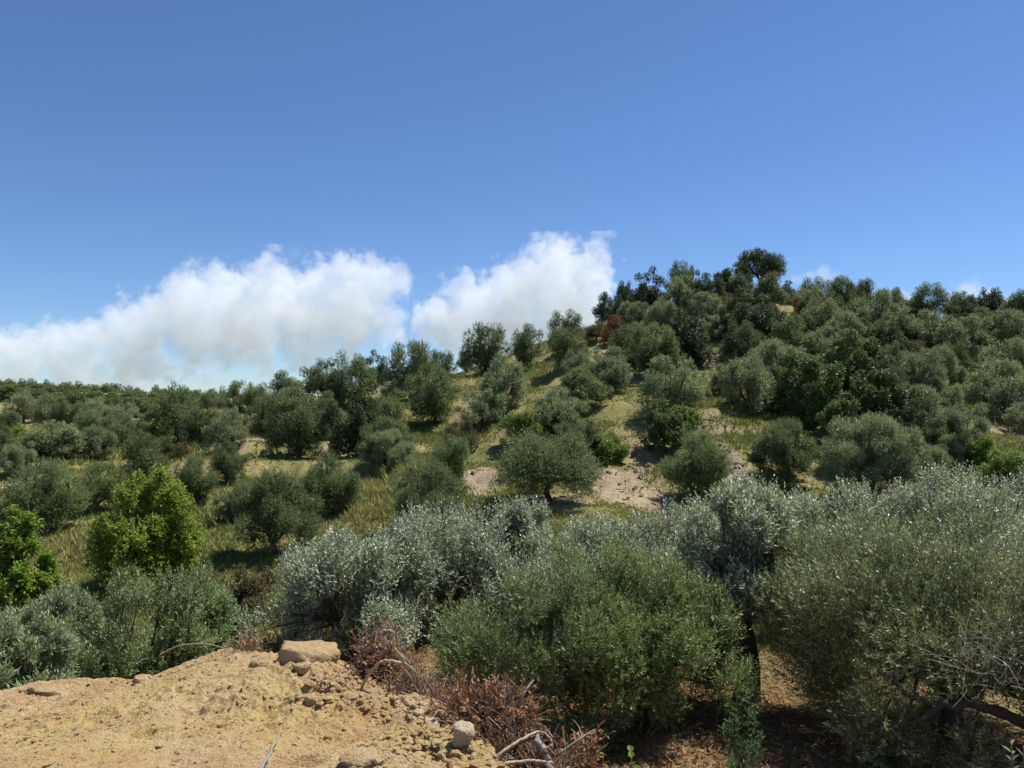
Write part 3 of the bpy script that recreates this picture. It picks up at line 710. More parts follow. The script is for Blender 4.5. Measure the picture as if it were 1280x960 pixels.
def place(kind, px, top, w, d, label, group=None, rng=np.random.default_rng(77)):
    k0 = kind[0]
    dd, g, W, h = solve(kind, px, top, w * (1.10 if kind != 'f' else 1.25), d)
    hi = kind
    if kind in ('o', 'g') and dd < 40: hi = kind + 'h'
    W = max(W, h / 1.45); H = float(max(h, 0.5 * W))
    if abs(H - h) > 0.25: print('TREE', label[:40], 'd %.0f->%.0f W %.1f h %.2f' % (d, dd, W, h))
    lst = PROTO[hi]; i = int(rng.integers(len(lst)))
    x = (px - 640) / F * dd; top_z = (HZ - top) / F * dd
    key = (hi, i)
    if key not in _first:
        r = _first[key] = put_tree(NAME[k0][0], lst[i], (x, dd, top_z - H), 0)
    else:
        r = copy_tree(_first[key]); r.location = (x, dd, top_z - H)
    s = 0.97 * W / 4.5
    r.scale = (s * rng.uniform(.94, 1.06), s * rng.uniform(.94, 1.06), H / PH[hi] * 0.99)
    r.rotation_euler = (0, 0, rng.uniform(0, 6.28))
    if 'group' in r.keys(): del r['group']
    tag(r, label, NAME[k0][1], group or GROUP[k0])
    return r
for t in TREES: place(*t)
# the ridge far off: small crowns close together, nothing tells them apart
rr = np.random.default_rng(8)
for row, (d0, y0, y1, n) in enumerate(((172, 474, 487, 21), (150, 477, 491, 19), (125, 482, 495, 17), (104, 488, 500, 14))):
    for i in range(n):
        px = -24 + (i + rr.uniform(0.2, 0.8)) * (310 if row < 2 else 272) / n
        if row > 1 and px < 55 and row == 3: continue
        q = np.clip(px / 250, 0, 1)
        place('f', px, y0 + (y1 - y0) * q + rr.uniform(-2.0, 3.0), rr.uniform(21, 33) * (1 + 0.12 * row), d0, 'tiny grey-green olive tree among many on the far ridge')

# low scrub filling the thicket of the big hill
rf = np.random.default_rng(15); nf = 0
while nf < 70:
    d = rf.uniform(45, 78); px = rf.uniform(770, 1330) if d > 52 else rf.uniform(960, 1180)
    x = (px - 640) / F * d
    if soil(np.array([x]), np.array([d]))[0] > 0.35 or (800 < px < 915 and d < 62) or (1205 < px < 1240 and d < 60): continue
    W = rf.uniform(1.8, 3.4); H = W * rf.uniform(.6, .85); g = float(ground(x, d)); nf += 1
    place(rf.choice(['g', 'o', 'd', 'g', 'k']), px, HZ - (g + H) * F / d, W * F / d / 1.10, d, 'low scrub bush filling a gap between the trees of the big hill', 'low scrub in the hill thicket')
rf = np.random.default_rng(16); nf = 0
while nf < 16:
    d = rf.uniform(40, 95); px = rf.uniform(-40, 560); x = (px - 640) / F * d
    if soil(np.array([x]), np.array([d]))[0] > 0.3: continue
    W = rf.uniform(1.6, 3.2); H = W * rf.uniform(.6, .85); g = float(ground(x, d)); nf += 1
    place(rf.choice(['g', 'o', 'o', 'g', 'y']), px, HZ - (g + H) * F / d, W * F / d / 1.10, d, 'low scrub bush between the olives under the far ridge', 'low scrub under the far ridge')

# ------------------------------------------------------------------ trees close by, each with its own crown
def near(name, cat, seed, leafm, px, top, w, d, label, group=None, z0=0.25, grow=1.0, depth=1.0, **kw):
    x = (px - 640) / F * d; g = float(ground(x, d)); W = w * d / F; H = (HZ - top) / F * d - g
    ms = make_tree(name, seed, leafm, W, H, z0, near=True, **kw)
    r = put_tree(name, ms, (x, d, g), 0, (1, depth, 1))
    return tag(r, label, cat, group)
SG = 'silver olives of the belt'
sil = dict(n_cl=50, n_tw=4800, tl=0.32, nl=12, L=0.085, Wd=0.025, cl_r=(0.16, 0.27), rough=0.3, flip=0.45, up=0.6, sprout=0.22, shell=0.4, jitter=0.3)
near('olive_tree', 'olive tree', 21, 'silver', 438, 668, 241, 16.5, 'silver olive at the near end of the belt, behind the rock slab', SG, **sil)
near('olive_tree', 'olive tree', 22, 'silver', 560, 636, 224, 18.5, 'silver olive below the double-crowned olive of the clearing', SG, **sil)
near('olive_tree', 'olive tree', 23, 'silver', 660, 628, 129, 19.5, 'silver olive with one tall sprig under the lone clearing olive', SG, **sil)
near('olive_tree', 'olive tree', 24, 'silver', 745, 652, 212, 18, 'low silver olive under the bare path', SG, **sil)
near('olive_tree', 'olive tree', 25, 'silver', 932, 606, 195, 13, 'tall silver olive on a black trunk, below the round dark olive', SG, r0=0.20, fork=1.4, **{**sil, 'z0': 1.55, 'n_tw': 5200})
near('olive_tree', 'olive tree', 29, 'silver', 838, 634, 215, 18.8, 'silver olive between the bare path and the tall black-trunked one', SG, **sil)
near('olive_tree', 'olive tree', 26, 'silver', 1050, 604, 224, 18.5, 'silver olive in front of the smaller feathery olive', SG, **sil)
near('olive_tree', 'olive tree', 27, 'silver', 1190, 588, 236, 18, 'silver olive behind the tawny spreading olive', SG, **sil)
near('olive_tree', 'olive tree', 28, 'silver', 1310, 590, 236, 18.5, 'silver olive cut by the frame edge, last of the belt', SG, **sil)
FG = 'green olives close to the clay bank'
grn = dict(n_cl=54, n_tw=5600, tl=0.27, nl=14, L=0.064, Wd=0.015, cl_r=(0.14, 0.27), rough=0.34, up=0.5, sprout=0.16, shell=0.5, jitter=0.18)
near('olive_tree', 'olive tree', 31, 'fresh', 650, 706, 250, 11.3, 'green olive standing right behind the red dry brush', FG, r0=0.10, **{**grn, 'z0': 0.2})
near('olive_tree', 'olive tree', 32, 'fresh', 800, 686, 285, 12, 'full green olive with rounded crown over dark leaf litter', FG, r0=0.12, **{**grn, 'z0': 0.35, 'n_tw': 7000})
near('olive_tree', 'olive tree', 33, 'tawny', 1195, 655, 475, 11.4, 'large tawny spreading olive with a low crooked limb', FG, r0=0.13, limbs=5, depth=0.9, **{**grn, 'z0': 0.2, 'n_cl': 78, 'n_tw': 15500, 'L': 0.082, 'cl_r': (0.13, 0.24), 'rough': 0.35, 'sprout': 0.2, 'shell': 0.3})
near('olive_tree', 'olive tree', 39, 'olive', 688, 541, 152, 31.5, 'lone spreading dark olive on bare earth with its two-stemmed trunk showing', 'olive trees on the hillside', z0=0.45, n_cl=44, n_tw=6500, tl=0.3, nl=10, L=0.09, Wd=0.027, rough=0.28, sprout=0.1, shell=0.5, r0=0.14, fork=0.5, limbs=2)
BGp = 'green olives behind the clay bank'
blf = {**grn, 'L': 0.072, 'Wd': 0.018, 'flip': 0.25}
near('olive_tree', 'olive tree', 34, 'fresh', 158, 720, 210, 13, 'pale green olive rising over the middle of the clay bank', BGp, **blf)
near('olive_tree', 'olive tree', 35, 'grey', 8, 772, 150, 10.5, 'pale olive at the frame edge where the clay bank is lowest', BGp, **blf)
near('olive_tree', 'olive tree', 36, 'fresh', 250, 736, 130, 15, 'smaller green olive between the pale green one and the silver belt', BGp, **blf)
near('olive_tree', 'olive tree', 37, 'grey', 55, 742, 130, 14, 'greyish olive behind the pale one at the frame edge', BGp, **blf)
wal = dict(n_cl=54, n_tw=2900, tl=0.34, nl=9, L=0.125, Wd=0.05, cone=0.2, cl_r=(0.15, 0.26), rough=0.4, spread=1.1, up=0.25, oval=True, shell=0.45)
near('walnut_tree', 'walnut tree', 46, 'walnut', 190, 590, 142, 24, 'bright green walnut tree with a pointed top', 'bright green walnut trees', **{**wal, 'z0': 0.3})
near('walnut_tree', 'walnut tree', 42, 'walnut', 18, 640, 92, 21, 'smaller bright green walnut tree cut by the frame edge', 'bright green walnut trees', **{**wal, 'z0': 0.3, 'n_tw': 2000})
# ------------------------------------------------------------------ clay bank in front
EDGE = [(-160, 895, 5.5), (0, 868, 5.5), (40, 856, 5.6), (100, 853, 5.6), (160, 850, 5.5), (230, 833, 5.4), (270, 815, 5.3), (330, 809, 5.2), (420, 821, 5.0), (470, 853, 4.6), (540, 889, 4.2), (575, 908, 3.95), (600, 946, 3.6), (640, 1010, 3.0), (700, 1150, 2.2)]
E = np.array([at(*e) for e in EDGE])
poly = np.concatenate([E[:, :2], [[0.5, -0.5], [-7, -0.5], [-7, 5.0]]])
_q = [tuple(e) for e in E] + [at(0, 960, 3.4), at(300, 960, 3.35), at(500, 960, 3.3), at(300, 880, 4.3), at(100, 900, 4.6), at(450, 900, 4.0), (0, 0, -1.64), (-4, 0, -1.75), (-6.5, 2, -2.0), (0.3, 1, -1.65), (-2, 1.5, -1.66)]
_q = np.array(_q); _bank = TPS(_q[:, :2], _q[:, 2], 2e-3)
def sdist(P):
    """distance to the outline of the bank, negative inside"""
    d = np.full(len(P), 1e9); ins = np.zeros(len(P), bool); n = len(poly)
    for i in range(n):
        a = poly[i]; b = poly[(i + 1) % n]; ab = b - a
        t = np.clip(((P - a) @ ab) / (ab @ ab), 0, 1); d = np.minimum(d, np.linalg.norm(P - a - t[:, None] * ab, axis=1))
        c = ((a[1] > P[:, 1]) != (b[1] > P[:, 1])) & (P[:, 0] < (b[0] - a[0]) * (P[:, 1] - a[1]) / (b[1] - a[1] + 1e-12) + a[0])
        ins ^= c
    return np.where(ins, -d, d)
def bank(x, y, fine=True):
    x = np.asarray(x, float); y = np.asarray(y, float); sh = x.shape
    P = np.stack([x.ravel(), y.ravel()], 1)
    dd = sdist(P) + 0.05 * fbm(xyz(P[:, 0], P[:, 1]) * 3.0, 3, 201)
    z = _bank(P)
    s = np.maximum(dd + 0.06, 0); fall = np.where(s < 0.25, s * s * 2.6, 0.1625 + (s - 0.25) * 1.15)
    p = xyz(P[:, 0], P[:, 1])
    z = z - fall
    # ruts, lumps and crumbs
    z = z + 0.035 * fbm(p * [1.3, 2.6, 1], 3, 211)
    lump = np.clip(0.5 + 0.9 * fbm(p * 0.9, 3, 215) + 0.6 * np.clip((P[:, 0] + 1.5) / 1.2, -.6, 1), 0.15, 1.4)
    if fine:
        lump = lump * 1.0
        w1, i1 = worley(P[:, 0] + 0.03 * vnoise(p * 9, 5), P[:, 1] + 0.03 * vnoise(p * 9, 6), 9, 1); w2, i2 = worley(P[:, 0] + .012 * vnoise(p * 30, 7), P[:, 1], 22, 2); w3, _ = worley(P[:, 0], P[:, 1], 46, 3)
        z = z + lump * (0.030 * fbm(p * 6, 4, 221, .6) + 0.050 * (0.55 - w1) * i1 + 0.030 * (0.5 - w2) * i2 + 0.010 * (0.5 - w3)) + 0.006 * fbm(p * 28, 3, 223, .7)
        pits = np.clip(-fbm(p * [3.2, 6.0, 1], 3, 251) - 0.62, 0, 1); z = z - 0.10 * pits
    return z.reshape(sh)

def clay_mat(name, tint=0.0):
    m = NT(name); p = m.pos()
    n0 = m.noise(0.9, 4, 0.55, p, 0.4); n1 = m.noise(2.3, 6, 0.6, p, 0.5); n2 = m.noise(14, 8, 0.7, p); n3 = m.noise(70, 4, 0.7, p)
    c = m.mix(m.ramp(n1, 0.36, 0.64), (0.55, 0.36, 0.165), (0.67, 0.49, 0.255))
    c = m.mix(m.math('MULTIPLY', m.ramp(n0, 0.53, 0.66), 0.65), c, (0.64, 0.47, 0.17))
    n4 = m.noise(1.5, 6, 0.65, p, 0.8)
    c = m.mix(m.math('MULTIPLY', m.ramp(n4, 0.49, 0.62), 0.6), c, (0.52, 0.28, 0.125))
    c = m.mix(m.math('MULTIPLY', m.ramp(n2, 0.5, 0.72), 0.42), c, (0.74, 0.61, 0.43))
    c = m.mix(m.math('MULTIPLY', m.ramp(n3, 0.56, 0.7), 0.45), c, (0.20, 0.13, 0.07))
    if tint: c = m.mix(tint, c, (0.76, 0.65, 0.44))
    n5 = m.noise(190, 3, 0.7, p)
    c = m.mix(m.math('MULTIPLY', m.ramp(n5, 0.55, 0.68), 0.5), c, (0.17, 0.11, 0.06))
    h = m.math('ADD', m.math('ADD', m.math('MULTIPLY', n2, 1.4), m.math('MULTIPLY', n3, 0.9)), m.math('MULTIPLY', n5, 0.35))
    return m.done(m.bsdf(c, 0.95, 0.1, h, 0.03, 1.0))
M['clay'] = clay_mat('clay'); M['clod'] = clay_mat('clod', 0.12); M['stone'] = clay_mat('pale_stone', 0.75); M['slab'] = clay_mat('slab_stone', 0.1)

def build_bank():
    xs = np.concatenate([np.linspace(-7.4, -4.2, 90)[:-1], np.linspace(-4.2, 1.7, 720)]); ys = np.concatenate([np.linspace(-0.8, 2.6, 70)[:-1], np.linspace(2.6, 6.3, 520), np.linspace(6.3, 9.2, 60)[1:]])
    X, Y = np.meshgrid(xs, ys); Z = bank(X, Y)
    V = np.stack([X, Y, Z], -1).reshape(-1, 3)
    nr, nc = X.shape; i = np.arange(nr - 1)[:, None] * nc; j = np.arange(nc - 1)[None]
    q = np.stack([i + j, i + j + 1, i + nc + j + 1, i + nc + j], -1)
    lo = (Z.reshape(-1) > ground(X, Y).reshape(-1) - 0.4)
    keep = lo[q].any(-1); q = q[keep].reshape(-1)
    me = mesh_from('earth_bank', V, q, np.full(len(q) // 4, 4), [M['clay']], None, True)
    o = link('ground_bank', me)
    tag(o, 'freshly dug bank of ochre and yellow clay with crumbly clods', None, None, 'structure')
build_bank()

def rock_mesh(name, seed, mat, size, sub=4, rough=0.22, boxy=0.55):
    """angular stone: sphere pushed towards a box, cut by planes, then roughened"""
    import bmesh
    bm = bmesh.new(); bmesh.ops.create_icosphere(bm, subdivisions=sub, radius=1.0)
    V = np.array([v.co[:] for v in bm.verts]); rng = np.random.default_rng(seed)
    V = V / (np.abs(V).max(1, keepdims=True) ** boxy)
    for k in range(7):
        n = norm(rng.normal(size=3)[None])[0]; d = V @ n; c = rng.uniform(0.62, 0.9); V = V - np.clip(d - c, 0, 1)[:, None] * n * 0.85
    nn = norm(V)
    V = V + nn * (rough * fbm(V * 1.5 + seed, 3, seed) * 0.6 + 0.09 * fbm(V * 5, 4, seed + 9, .65))[:, None]
    V = V * np.array(size) / 2
    for v, c in zip(bm.verts, V): v.co = c
    me = bpy.data.meshes.new(name); bm.to_mesh(me); bm.free(); me.materials.append(mat)
    for p in me.polygons: p.use_smooth = sub > 2
    return me

def on_bank(px, py, d):
    x, y, z = at(px, py, d); return x, y, float(bank(np.array([x]), np.array([y]))[0])
def rock(seed, px, py, d, size, label, mat='stone', rz=0.0, sink=0.3, tilt=0.0, name='rock', cat='rock'):
    x, y, z = on_bank(px, py, d)
    o = link(name, rock_mesh(name, seed, M[mat], size), None, (x, y, z + size[2] * (0.5 - sink))); o.rotation_euler = (tilt, 0.05, rz)
    return tag(o, label, cat)
rock(3, 386, 822, 4.95, (0.38, 0.26, 0.20), 'large squarish clay slab lying on the top of the bank', 'slab', 0.15, 0.22, 0.10)
rock(5, 578, 935, 3.62, (0.10, 0.12, 0.12), 'pale upright stone at the foot of the red dry brush', 'stone', 0.4, 0.25)
rock(7, 450, 942, 3.42, (0.17, 0.15, 0.07), 'flat pale lump half buried in the clay near the upright stone', 'clod', 0.3, 0.45)
rock(8, 524, 896, 4.1, (0.07, 0.06, 0.06), 'small pale stone on the crumbling edge above the dry brush', 'stone', 1.1, 0.3)
rock(9, 541, 902, 4.02, (0.09, 0.07, 0.06), 'second pale stone on the crumbling edge, next to the small one', 'stone', 0.2, 0.3)
rock(12, 378, 832, 4.75, (0.12, 0.09, 0.06), 'loose clay lump leaning on the front of the squarish slab', 'clod', 0.7, 0.3)
rock(14, 180, 853, 5.3, (0.13, 0.10, 0.07), 'reddish clay lump on the low rim of the bank', 'clay', 0.5, 0.35)
rock(15, 325, 826, 4.95, (0.13, 0.10, 0.06), 'dull clay lump on the rim beside the squarish slab', 'clay', 0.5, 0.4)
rock(16, 62, 858, 5.45, (0.34, 0.16, 0.07), 'flat grey-brown clay slab at the lowest end of the rim', 'clay', 0.1, 0.4)
rock(17, 390, 866, 4.3, (0.085, 0.075, 0.06), 'broken clod in the middle of the crumbly slope of the bank', 'clod', 0.3, 0.3)

def build_clods():
    """crumbs of clay nobody could count"""
    rng = np.random.default_rng(12); g = Geo()
    base = []
    for s in range(6):
        me = rock_mesh('tmp', 50 + s, M['clod'], (1, 1, 0.75), 2 if s < 4 else 1, 0.9, 0.7)
        V = np.array([v.co[:] for v in me.vertices]); L = np.array([p.vertices[:] for p in me.polygons]); base.append((V, L)); bpy.data.meshes.remove(me)
    n = 80000
    X = rng.uniform(-4.3, 1.2, n); Y = rng.uniform(2.6, 6.0, n)
    d = sdist(np.stack([X, Y], 1)); p = xyz(X, Y)
    dens = np.clip(0.26 + 0.8 * fbm(p * 1.1, 3, 301) + 0.65 * np.clip((X + 1.5) / 1.3, -0.35, 1), 0.12, 1)
    k = (d < 0.5) & (rng.random(n) < dens); X, Y = X[k], Y[k]; Z = bank(X, Y); n = len(X)
    S = 0.008 + (0.014 + 0.036 * np.clip(dens[k], 0, 1)) * rng.random(n) ** 4.5; which = rng.integers(0, 6, n); which = np.where(S < 0.022, 4 + which % 2, which)
    for b in range(6):
        for mi in (0, 1):
            q = np.nonzero((which == b) & ((np.arange(n) % 9 < 5) == (mi == 0)))[0]
            if not len(q): continue
            V, L = base[b]; a = rng.uniform(0, 6.28, (len(q), 1)); ca, sa = np.cos(a), np.sin(a)
            W = V[None] * S[q][:, None, None] * np.array([1.3, 1, 0.9]) * rng.uniform(0.7, 1.3, (len(q), 1, 3))
            W = np.stack([W[..., 0] * ca - W[..., 1] * sa, W[..., 0] * sa + W[..., 1] * ca, W[..., 2]], -1) + np.stack([X[q], Y[q], Z[q] + S[q] * .12], 1)[:, None]
            LL = (L.ravel()[None] + (np.arange(len(q)) * len(V))[:, None]).ravel()
            g.add(W.reshape(-1, 3), LL, np.full(len(q) * len(L), 3), mi)
    o = link('clay_crumbs', g.build('clay_crumbs', [M['clod'], M['clay']], False))
    tag(o, 'crumbs and small clods of clay scattered over the bank', None, None, 'stuff')
build_clods()

# ------------------------------------------------------------------ sticks, roots and dry brush
def spline(P, n=24, wob=0.0, rng=None):
    P = np.asarray(P, float); t = np.linspace(0, len(P) - 1, n); out = []
    for u in t:
        i = min(int(u), len(P) - 2); f = u - i
        p0 = P[max(i - 1, 0)]; p1 = P[i]; p2 = P[i + 1]; p3 = P[min(i + 2, len(P) - 1)]
        out.append(0.5 * ((2 * p1) + (-p0 + p2) * f + (2 * p0 - 5 * p1 + 4 * p2 - p3) * f * f + (-p0 + 3 * p1 - 3 * p2 + p3) * f ** 3))
    out = np.array(out)
    if wob and rng is not None: out += rng.normal(0, wob, out.shape)
    return out
def stick(pts, r0, r1, mat, label, name='stick', cat='stick', branches=(), group=None):
    rng = np.random.default_rng(len(label)); g = Geo()
    P = spline([at(*p) for p in pts], 6 * len(pts), r0 * 0.18, rng)
    g.tube(P, np.linspace(r0, r1, len(P)) * rng.uniform(.88, 1.12, len(P)), 8)
    for b in branches:
        Q = spline([at(*p) for p in b], 5 * len(b), r0 * 0.12, rng); g.tube(Q, np.linspace(r0 * .7, r1 * .5, len(Q)), 7)
    o = link(name, g.build(name, [M[mat]], True)); return tag(o, label, cat, group)
stick([(446, 870, 4.55), (462, 843, 4.5), (480, 826, 4.48), (505, 828, 4.45), (492, 808, 4.4), (491, 790, 4.38), (478, 788, 4.36)], 0.010, 0.005, 'palewood', 'thick pale root curling up from the bank into the brush', 'bare_root', 'root', [[(503, 826, 4.45), (522, 842, 4.4)]])
stick([(600, 965, 3.55), (628, 940, 3.6), (660, 920, 3.7), (672, 915, 3.75), (683, 918, 3.75), (690, 930, 3.72), (678, 938, 3.7)], 0.0075, 0.0035, 'palewood', 'pale curved stick arching past the grey stub', 'stick', 'stick')
stick([(612, 962, 3.45), (640, 953, 3.5), (668, 951, 3.55), (690, 953, 3.6)], 0.008, 0.005, 'palewood', 'straight pale stick lying below the arching one')
stick([(668, 922, 3.72), (683, 946, 3.66), (690, 970, 3.6)], 0.021, 0.019, 'greywood', 'short thick grey stub of cut branch standing in the brush', 'branch_stub', 'branch')
stick([(698, 942, 3.75), (722, 925, 3.8), (742, 912, 3.9)], 0.005, 0.002, 'greywood', 'thin straight grey twig pointing to the green olive trunk')
stick([(322, 967, 3.32), (336, 944, 3.45), (349, 917, 3.72)], 0.010, 0.004, 'greywood', 'thin grey stick lying on the yellow clay')
stick([(200, 818, 5.35), (225, 807, 5.3), (258, 805, 5.25), (292, 814, 5.2)], 0.005, 0.003, 'palewood', 'long pale stem arching over the rim of the bank', 'straw', 'straw')
stick([(425, 640 + 197, 4.9), (455, 812, 4.8), (470, 790, 4.75)], 0.006, 0.003, 'deadtwig', 'dark thin twig rising from the upper brush heap')

def brush(name, seed, blobs, n_tw, leaves, label, cat='brush', mat='brush', tl=0.125, leafL=0.026, up=0.35, twig='deadtwig'):
    """tangle of dead twigs with withered leaves; blobs = (px, py, d, radius m)"""
    rng = np.random.default_rng(seed); g = Geo(); B = [(np.array(at(a - (12 if a > 590 else 0), b + 8, c)), r * .70) for a, b, c, r in blobs]
    w = np.array([r * r for _, r in B]); cnt = (w / w.sum() * n_tw).astype(int)
    lo, ld = [], []
    for (c, r), k in zip(B, cnt):
        for _ in range(k):
            u = norm(rng.normal(size=3)[None])[0]; p = c + u * r * rng.random() ** 0.5 * [1, 1, .8]
            t = norm((0.7 * u + [0, 0, up] + rng.normal(0, .6, 3))[None])[0]; L = tl * rng.uniform(.5, 1.6)
            q = p + t * L; m = (p + q) / 2 + rng.normal(0, .12 * L, 3)
            s = rng.uniform(0.0012, 0.0042) if rng.random() < 0.9 else rng.uniform(0.005, 0.009)
            g.tube(spline([p, m, q], 5), np.linspace(s, s * .45, 5), 4 if s < .005 else 6, 1, False)
            if rng.random() < leaves:
                kk = rng.integers(3, 9); f = rng.uniform(.3, 1, kk)[:, None]
                lo.append(p + (q - p) * f); ld.append(norm(t + rng.normal(0, .8, (kk, 3))))
    P = np.concatenate(lo); D = np.concatenate(ld); n = len(P)
    N = norm(rng.normal(size=(n, 3)))
    leaf_ovals(g, P, D, norm(np.cross(D, N)), leafL * rng.uniform(.6, 1.3, n), leafL * .42 * rng.uniform(.7, 1.3, n), 0)
    o = link(name, g.build(name, [M[mat], M[twig]], True)); return tag(o, label, cat)
brush('brush_pile', 61, [(470, 812, 4.9, .10), (490, 832, 4.85, .13), (460, 838, 4.85, .12), (515, 850, 4.7, .12), (480, 800, 4.95, .09)], 620, .42, 'upper heap of dry twigs with rusty leaves beside the curling root')
brush('twig_tangle', 62, [(530, 868, 4.5, .13), (555, 880, 4.4, .13), (500, 868, 4.55, .09), (585, 890, 4.3, .10)], 520, .06, 'tangle of bare grey-purple twigs between the two rusty heaps', 'twigs')
brush('brush_pile', 63, [(580, 890, 4.15, .13), (610, 900, 4.05, .16), (640, 900, 4.0, .15), (600, 930, 3.9, .13), (655, 885, 4.05, .10), (595, 868, 4.25, .08), (640, 870, 4.1, .08), (560, 905, 4.15, .08)], 1250, .62, 'largest heap of rusty red dry brush with curled leaves', up=0.55)
brush('brush_pile', 64, [(640, 950, 3.75, .12), (675, 958, 3.7, .13), (700, 962, 3.7, .10), (655, 930, 3.8, .09)], 620, .18, 'low grey-brown brush around the grey stub')
brush('brush_pile', 65, [(738, 945, 4.2, .07), (733, 965, 4.2, .09), (745, 925, 4.25, .04)], 200, .7, 'small separate sprig heap of rusty leaves under the green olives', up=0.8)
brush('brush_pile', 66, [(310, 806, 5.3, .07), (295, 812, 5.35, .05), (320, 800, 5.35, .04)], 90, .5, 'tiny rusty twig bundle on the rim beside the squarish slab')
brush('bare_branch', 67, [(1235, 800, 9.0, .30), (1270, 790, 9.1, .35), (1255, 840, 8.9, .30), (1215, 830, 9.0, .22)], 110, .15, 'bare dead twigs sticking out of the tawny olive at the frame edge', 'branch', 'tawny', 0.45, 0.05, twig='baretwig')
# low crooked limb lying under the tawny olive
stick([(1285, 905, 9.8), (1225, 882, 9.75), (1170, 880, 9.7), (1128, 862, 9.8), (1115, 840, 10.0)], 0.075, 0.03, 'bark', 'dark crooked limb running low under the tawny olive', 'low_limb', 'branch', [[(1175, 880, 9.7), (1150, 900, 9.65), (1120, 905, 9.7)]])

# ------------------------------------------------------------------ saplings at the lower frame edge
def sapling(seed, px, py_top, d, n_st, spreadr, L, W, mat, label, leaves=16, bot=None, lean=0.18):
    rng = np.random.default_rng(seed); g = Geo(); st = Geo(); x, y, zt = at(px, py_top, d); g0 = float(ground(x, y))
    root = empty('sapling', (x, y, g0)); H = zt - g0
    for k in range(n_st):
        a = rng.uniform(0, 6.28); r = spreadr * rng.uniform(.2, 1); h = H * rng.uniform(.78, 1.0) if k else H
        P = spline([(0, 0, -.05), (math.cos(a) * r * .45, math.sin(a) * r * .45, h * .5), (math.cos(a) * r * (1 if k else .2), math.sin(a) * r * (1 if k else .2), h)], 12)
        st.tube(P, np.linspace(.009, .003, 12), 5)
        i = np.linspace(4, 11, leaves); b = np.stack([np.interp(i, np.arange(12), P[:, c]) for c in range(3)], 1); T = norm(np.gradient(b, axis=0))
        ph = np.arange(leaves) * 2.4; R = np.stack([np.cos(ph), np.sin(ph), 0 * ph], 1)
        D = norm(T * .8 + R * .75 + rng.normal(0, .15, R.shape)); N = norm(T - D * (T * D).sum(1, keepdims=True))
        leaf_ovals(g, b, D, N, L * rng.uniform(.7, 1.15, leaves), W * rng.uniform(.8, 1.2, leaves))
    link('foliage', g.build('sapling_foliage', [M[mat]]), root); link('stem', st.build('sapling_stem', [M['twig']], True), root)
    return tag(root, label, 'sapling')
sapling(71, 938, 893, 7.2, 11, 0.30, 0.095, 0.028, 'glossy', 'upright dark green sapling in front of the black trunk', 26)
sapling(72, 1263, 930, 4.4, 5, 0.12, 0.06, 0.02, 'silver', 'pale leafy shoot in the bottom corner of the frame', 16)
sapling(73, 790, 940, 6.0, 3, 0.08, 0.07, 0.055, 'lime', 'tiny yellow-green seedling in the shade of the full green olive', 7)
sapling(74, 912, 948, 6.8, 3, 0.12, 0.08, 0.024, 'glossy', 'low side sapling at the foot of the upright dark green one', 16)
